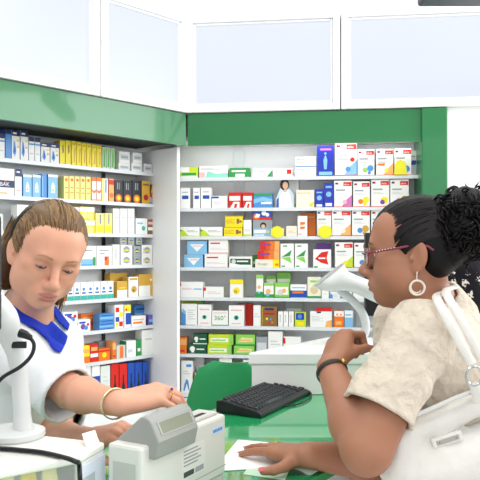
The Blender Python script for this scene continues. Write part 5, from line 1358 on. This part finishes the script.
# white coat -------------------------------------------------------------------
coat = mat('white_coat_cotton', '#e3e6e9', rough=.75, spec=.2, bump=(90, .15, .002))
dU = nrm(ERp-SRp); hemP = SRp+(ERp-SRp)*.98; dV = nrm(ELp-SLp); hemL = SLp+(ELp-SLp)*.78
def coatp(g):
    return [('+', RC((-.64,1.81,.70), (-.595,1.745,1.24), .18-g, .115-g), 0), ('+', RC((-.58,1.97,.70), (-.545,1.89,1.24), .18-g, .105-g), .06), ('+', EL((-.505,1.80,1.16), (.11-g,.13-g,.12-g)), .06),
            ('+', RC(SRp, neckP+[-.01,0,.0], .060-g, .058-g), .06), ('+', RC(SLp, neckP+[.01,0,.0], .060-g, .058-g), .06), ('+', RC(neckP+[-.01,.02,-.02], neckP+[-.01,.02,.025], .075-g, .066-g), .03),
            ('+', RC(SRp, SRp+(ERp-SRp)*1.08+np.array([0,0,-.008]), .066-g, .064-g), .04), ('+', RC(hemP-dU*.08+np.array([-.005,0,-.022]), hemP+dU*.02+np.array([-.004,0,-.022]), .045-g, .056-g), .03), ('+', RC(SLp, SLp+(ELp-SLp)*.9, .062-g, .064-g), .04)]
wp1, wp2 = wrinkle(31, .13), wrinkle(32, .06)
foldP = lambda x, y, z: (.011*wp1(x, y, z)+.003*wp2(x, y, z)).astype(np.float32)
def neckhole(x, y, z): return None
opening = [('-', hemcut(hemP, dU, .11), .002), ('-', hemcut(hemL, dV, .095), .002), ('-', RC(HP_.w((-.02,0,-.06)), neckP+[.0,-.01,.005], .058, .062), .004),
           ('-', RC(neckP+[.02,-.055,.0], (-.415,1.70,1.20), .050, .012), .01), ('x', PLANE((-.5,1.8,.55), (0,0,-1)), 0)]
garment('coat', coatp(0), coatp(.009), opening, .004, coat, ph_, fold=foldP)
# blouse seen in the opening
organic('undershirt', [('+', RC((-.62,1.80,1.0), (-.58,1.75,1.25), .12, .095), 0), ('+', RC((-.57,1.93,1.0), (-.535,1.89,1.25), .12, .085), .06), ('+', EL((-.51,1.80,1.16), (.095,.115,.10)), .06), ('-', RC(neckP, (-.47,1.68,1.25), .07, .03), .02)], .006, mat('pale_green_shirt', '#d9e3d6', rough=.8), ph_, it=2)
# blue collar: a leaf of cloth over the coat, front lapels and neck band
blue = mat('royal_blue_collar', '#1b33b0', rough=.65, spec=.2)
def collar_side(name, pix, zmin, Yc):
    """lapel region cut from a thick shell above the coat by a prism seen along the chest"""
    pts = np.array([at(a, b, Yc) for a, b in pix]); xs, zs = pts[:,0], pts[:,2]
    k = len(pts); ar = sum(xs[i]*zs[(i+1) % k]-xs[(i+1) % k]*zs[i] for i in range(k)); sg = 1 if ar > 0 else -1
    def f(x, y, z):
        X = x/y*Yc; Z = (z-H_EYE)/y*Yc+H_EYE
        d = np.full(np.broadcast(x, y, z).shape, 1e9, np.float32); ins_ = np.zeros(d.shape, bool)
        for i in range(k):
            ax_, az_, bx_, bz_ = xs[i], zs[i], xs[(i+1) % k], zs[(i+1) % k]
            ex_, ez_ = bx_-ax_, bz_-az_; wx, wz = X-ax_, Z-az_
            t = np.clip((wx*ex_+wz*ez_)/(ex_*ex_+ez_*ez_), 0, 1); d = np.minimum(d, np.sqrt((wx-ex_*t)**2+(wz-ez_*t)**2))
            c1 = (az_ <= Z) & (bz_ > Z); c2 = (az_ > Z) & (bz_ <= Z); cr_ = ex_*wz-ez_*wx
            ins_ ^= (c1 & (cr_ > 0)) | (c2 & (cr_ < 0))
        return np.where(ins_, -d, d).astype(np.float32)
    l = np.array([xs.min()-.03, 1.50, zs.min()-.03]); u = np.array([xs.max()+.03, 1.98, zs.max()+.04])
    pr_ = Prim(l, u, f)
    A = Field(l, u, .0034).apply(coatp(-.009)); Bf = Field(l, u, .0034).apply(coatp(.001))
    q = A.block(l, u, 0); d = foldP(*q[1:])*.6; A.F = np.maximum(A.F[q[0]]-d, -(Bf.F-d))
    A.apply([('-', RC(HP_.w((-.02,0,-.06)), neckP+[.0,-.01,.005], .050, .054), .003), ('x', pr_, .002)])
    V, Q = surface(A.F, A.lo, A.h); V, Q = biggest(V, Q); return skin_mesh(name, relax(V, Q, 2), Q, blue, ph_)
collar_side('collar', [(6,288), (16,286), (36,308), (52,321), (68,336), (66,343), (61,353), (52,349), (46,338), (34,328), (22,322), (12,316), (8,302)], 0, 1.65)
collar_side('collar', [(50,306), (56,306), (70,324), (68,331), (58,322)], 0, 1.70)
org2 = [('+', RC((-.63,1.81,.72), (-.63,1.81,.08), .10, .06), 0), ('+', RC((-.58,1.96,.72), (-.58,1.96,.08), .10, .06), .02)]
organic('trousers', org2, .012, mat('white_trousers', '#e8e8e8', rough=.8), ph_, it=2)
for x_, y_ in ((-.60,1.79), (-.55,1.94)):
    mb = MB(); mb.ball((x_, y_, .04), (.07, .11, .04), seg=16); obj('shoe', mb, white_plastic, ph_, smooth=True)
# bangle and ring
aw = nrm(WRp-ERp); a1 = nrm(np.cross(aw, [0,0,1.])); a2 = np.cross(aw, a1); wc = WRp-aw*.012
mb = MB(); mb.tube([wc+a2*.001+.0300*(a1*math.cos(t)+a2*math.sin(t)) for t in np.linspace(0, 2*PI, 37)], .0026, 8, flat=(.6, 1.5), up=tuple(a1)); obj('bangle', mb, mat('pale_gold', '#e3d6a8', rough=.22, metal=.6), ph_, smooth=True)
rp = WRp+fP_*.004+.96*(fP_*.087-tP_*.0115); dr_ = nrm(fP_*math.cos(.45)-nP*math.sin(.45)+tP_*-.08)
ro = ring_on(None, rp+dr_*.017, .0104, mat('gold', ''), ph_, dr_)
mb = MB(); mb.ball(rp+dr_*.017+nrm(nP+.4*fP_)*.012, .0032, seg=10); obj('ring_stone', mb, mat('sapphire', '#3a4fb0', rough=.1), ro, smooth=True)

# ================================================================ someone in a patterned black top beyond the customer
p3_ = thing('person', (.73, 2.02, 0), 0, 'person in a black top with small white floral print at the right edge', 'person')
floral = mat('black_floral_cloth', '#17151c', rough=.8, spec=.2)
nt = floral.node_tree; b_ = nt.nodes['Principled BSDF']; tc = nt.nodes.new('ShaderNodeTexCoord')
vo = nt.nodes.new('ShaderNodeTexVoronoi'); vo.inputs['Scale'].default_value = 30; nt.links.new(tc.outputs['Object'], vo.inputs['Vector'])
nz = nt.nodes.new('ShaderNodeTexNoise'); nz.inputs['Scale'].default_value = 160; nt.links.new(tc.outputs['Object'], nz.inputs['Vector'])
ad = nt.nodes.new('ShaderNodeMath'); ad.operation = 'MULTIPLY_ADD'; ad.inputs[1].default_value = .9; nt.links.new(nz.outputs['Fac'], ad.inputs[0]); nt.links.new(vo.outputs['Distance'], ad.inputs[2])
cr = nt.nodes.new('ShaderNodeValToRGB'); cr.color_ramp.elements[0].position = .66; cr.color_ramp.elements[0].color = (*lin('#d9d2cc'), 1); cr.color_ramp.elements[1].position = .70; cr.color_ramp.elements[1].color = (*lin('#17151c'), 1)
nt.links.new(ad.outputs[0], cr.inputs['Fac']); nt.links.new(cr.outputs['Color'], b_.inputs['Base Color'])
H3 = Head((.84, 2.08, 1.69), (-.6, .8, -.1), 0, 1.03); n3 = np.array([.81, 2.08, 1.53])
DX3 = np.array([-.11, 0, .03])
S1, E1, W1 = np.array([.625, 1.985, 1.475]), np.array([.62, 1.95, 1.19]), np.array([.60, 2.10, 1.10])
S2, E2, W2 = np.array([.91, 2.15, 1.475]), np.array([.95, 2.12, 1.18]), np.array([.90, 2.28, 1.06])
P = H3.prims()+[('+', RC(H3.w((-.02,0,-.045)), n3, .054, .060), .03), ('+', RC((.71,2.03,1.0), (.71,2.03,1.36), .12, .10), .05), ('+', RC((.82,2.11,1.0), (.82,2.11,1.36), .12, .10), .06), ('+', RC(S1, n3, .05, .05), .05), ('+', RC(S2, n3, .05, .05), .05)]
P += arm(S1, E1, W1)+arm(S2, E2, W2)
for W_, E_ in ((W1, E1), (W2, E2)):
    f_ = nrm(W_-E_); hq, _t = hand_prims(W_, f_, nrm(np.cross([0,0,1.], f_)), nrm(np.cross(f_, np.cross([0,0,1.], f_))), [(.3,.4,.2)]*4); P += hq
organic('body', P, .004, skC, p3_, attr=lambda V: dict(zip(('lip', 'brow'), H3.attrs(V))))
H3.eyes(p3_, (1, 0, 0), '#3a2417')
organic('hair', scalp(H3, .012, ((.083,.062), (.016,-.02))), .005, h3, p3_, it=2)
def top3(g):
    return [('+', RC((.71,2.03,.92), (.71,2.03,1.36), .135-g, .115-g), 0), ('+', RC((.82,2.11,.92), (.82,2.11,1.36), .135-g, .115-g), .06), ('+', RC(S1, n3, .060-g, .062-g), .05), ('+', RC(S2, n3, .060-g, .062-g), .05),
            ('+', RC(S1, E1, .064-g, .062-g), .04), ('+', RC(S2, E2, .064-g, .062-g), .04)]
garment('printed_top', top3(0), top3(.007), [('-', hemcut(S1+(E1-S1)*.8, nrm(E1-S1), .09), .002), ('-', hemcut(S2+(E2-S2)*.8, nrm(E2-S2), .09), .002), ('-', RC(H3.w((-.02,0,-.06)), n3+[0,0,.01], .062, .066), .004)], .005, floral, p3_, fold=lambda x, y, z: (.008*wk1(x, y, z)).astype(np.float32))
organic('trousers', [('+', RC((.71,2.03,.95), (.71,2.03,.08), .115, .06), 0), ('+', RC((.82,2.11,.95), (.82,2.11,.08), .115, .06), .03)], .012, trs, p3_, it=2)
for x_, y_ in ((.69,2.06), (.79,2.15)):
    mb = MB(); mb.ball((x_, y_, .04), (.08, .10, .04), seg=16); obj('shoe', mb, black_plastic, p3_, smooth=True)
# ---------------------------------------------------------------- light and camera
wd = bpy.data.worlds.new('daylight'); SC.world = wd; wd.use_nodes = True
bg = wd.node_tree.nodes['Background']; bg.inputs[0].default_value = (.96, .98, 1, 1); bg.inputs[1].default_value = .8
def area(name, loc, tgt, sx, sy, e, col=(1, .98, .95)):
    l = bpy.data.lights.new(name, 'AREA'); l.shape = 'RECTANGLE'; l.size = sx; l.size_y = sy; l.energy = e; l.color = col
    o = bpy.data.objects.new(name, l); COL.objects.link(o); o.location = loc
    o.rotation_euler = (Vector(tgt)-Vector(loc)).to_track_quat('-Z', 'Y').to_euler(); return o
for i, (x, y) in enumerate(((-.9, 2.0), (.5, 2.3), (1.7, 2.0), (-.2, .6), (1.2, .4), (-1.5, .5))):
    area('ceiling_light', (x, y, 3.28), (x, y, 0), 1.2, .3, 11)
area('front_fill_light', (.4, -2.4, 1.9), (.2, 2.5, 1.4), 3.6, 2.2, 48, (.95, .98, 1))  # added fill lamp behind the camera, brightens fronts and shelf interiors
area('side_fill_light', (3.7, 2.4, 2.55), (-.5, 2.9, 2.0), 2.4, 1.3, 120, (.96, .98, 1))  # lamp added out of view to lighten the left fascia and reflect in it
q = P3('back', .62, .07, ZF0+.02)
s_ = area('shelf_strip_light', tuple(q), tuple(q+np.array([.03, .12, -.6])), 1.25, .03, 1.4); s_.rotation_euler = (math.radians(14), 0, math.atan2(UB[1], UB[0]))
cam = bpy.data.cameras.new('camera'); cam.sensor_width = 36; cam.lens = 36*F_PX/480; cam.shift_y = 8/480; cam.clip_start = .05
co = bpy.data.objects.new('camera', cam); COL.objects.link(co)
co.location = (0, 0, H_EYE); co.rotation_euler = (PI/2, 0, 0); SC.camera = co
SC.view_settings.view_transform = 'Standard'; SC.view_settings.look = 'None'; SC.view_settings.exposure = -.12; SC.view_settings.gamma = 1
SC.view_settings.use_curve_mapping = False
try: SC.cycles.use_denoising = True
except Exception: pass
SC.cycles.max_bounces = 8; SC.cycles.transparent_max_bounces = 24
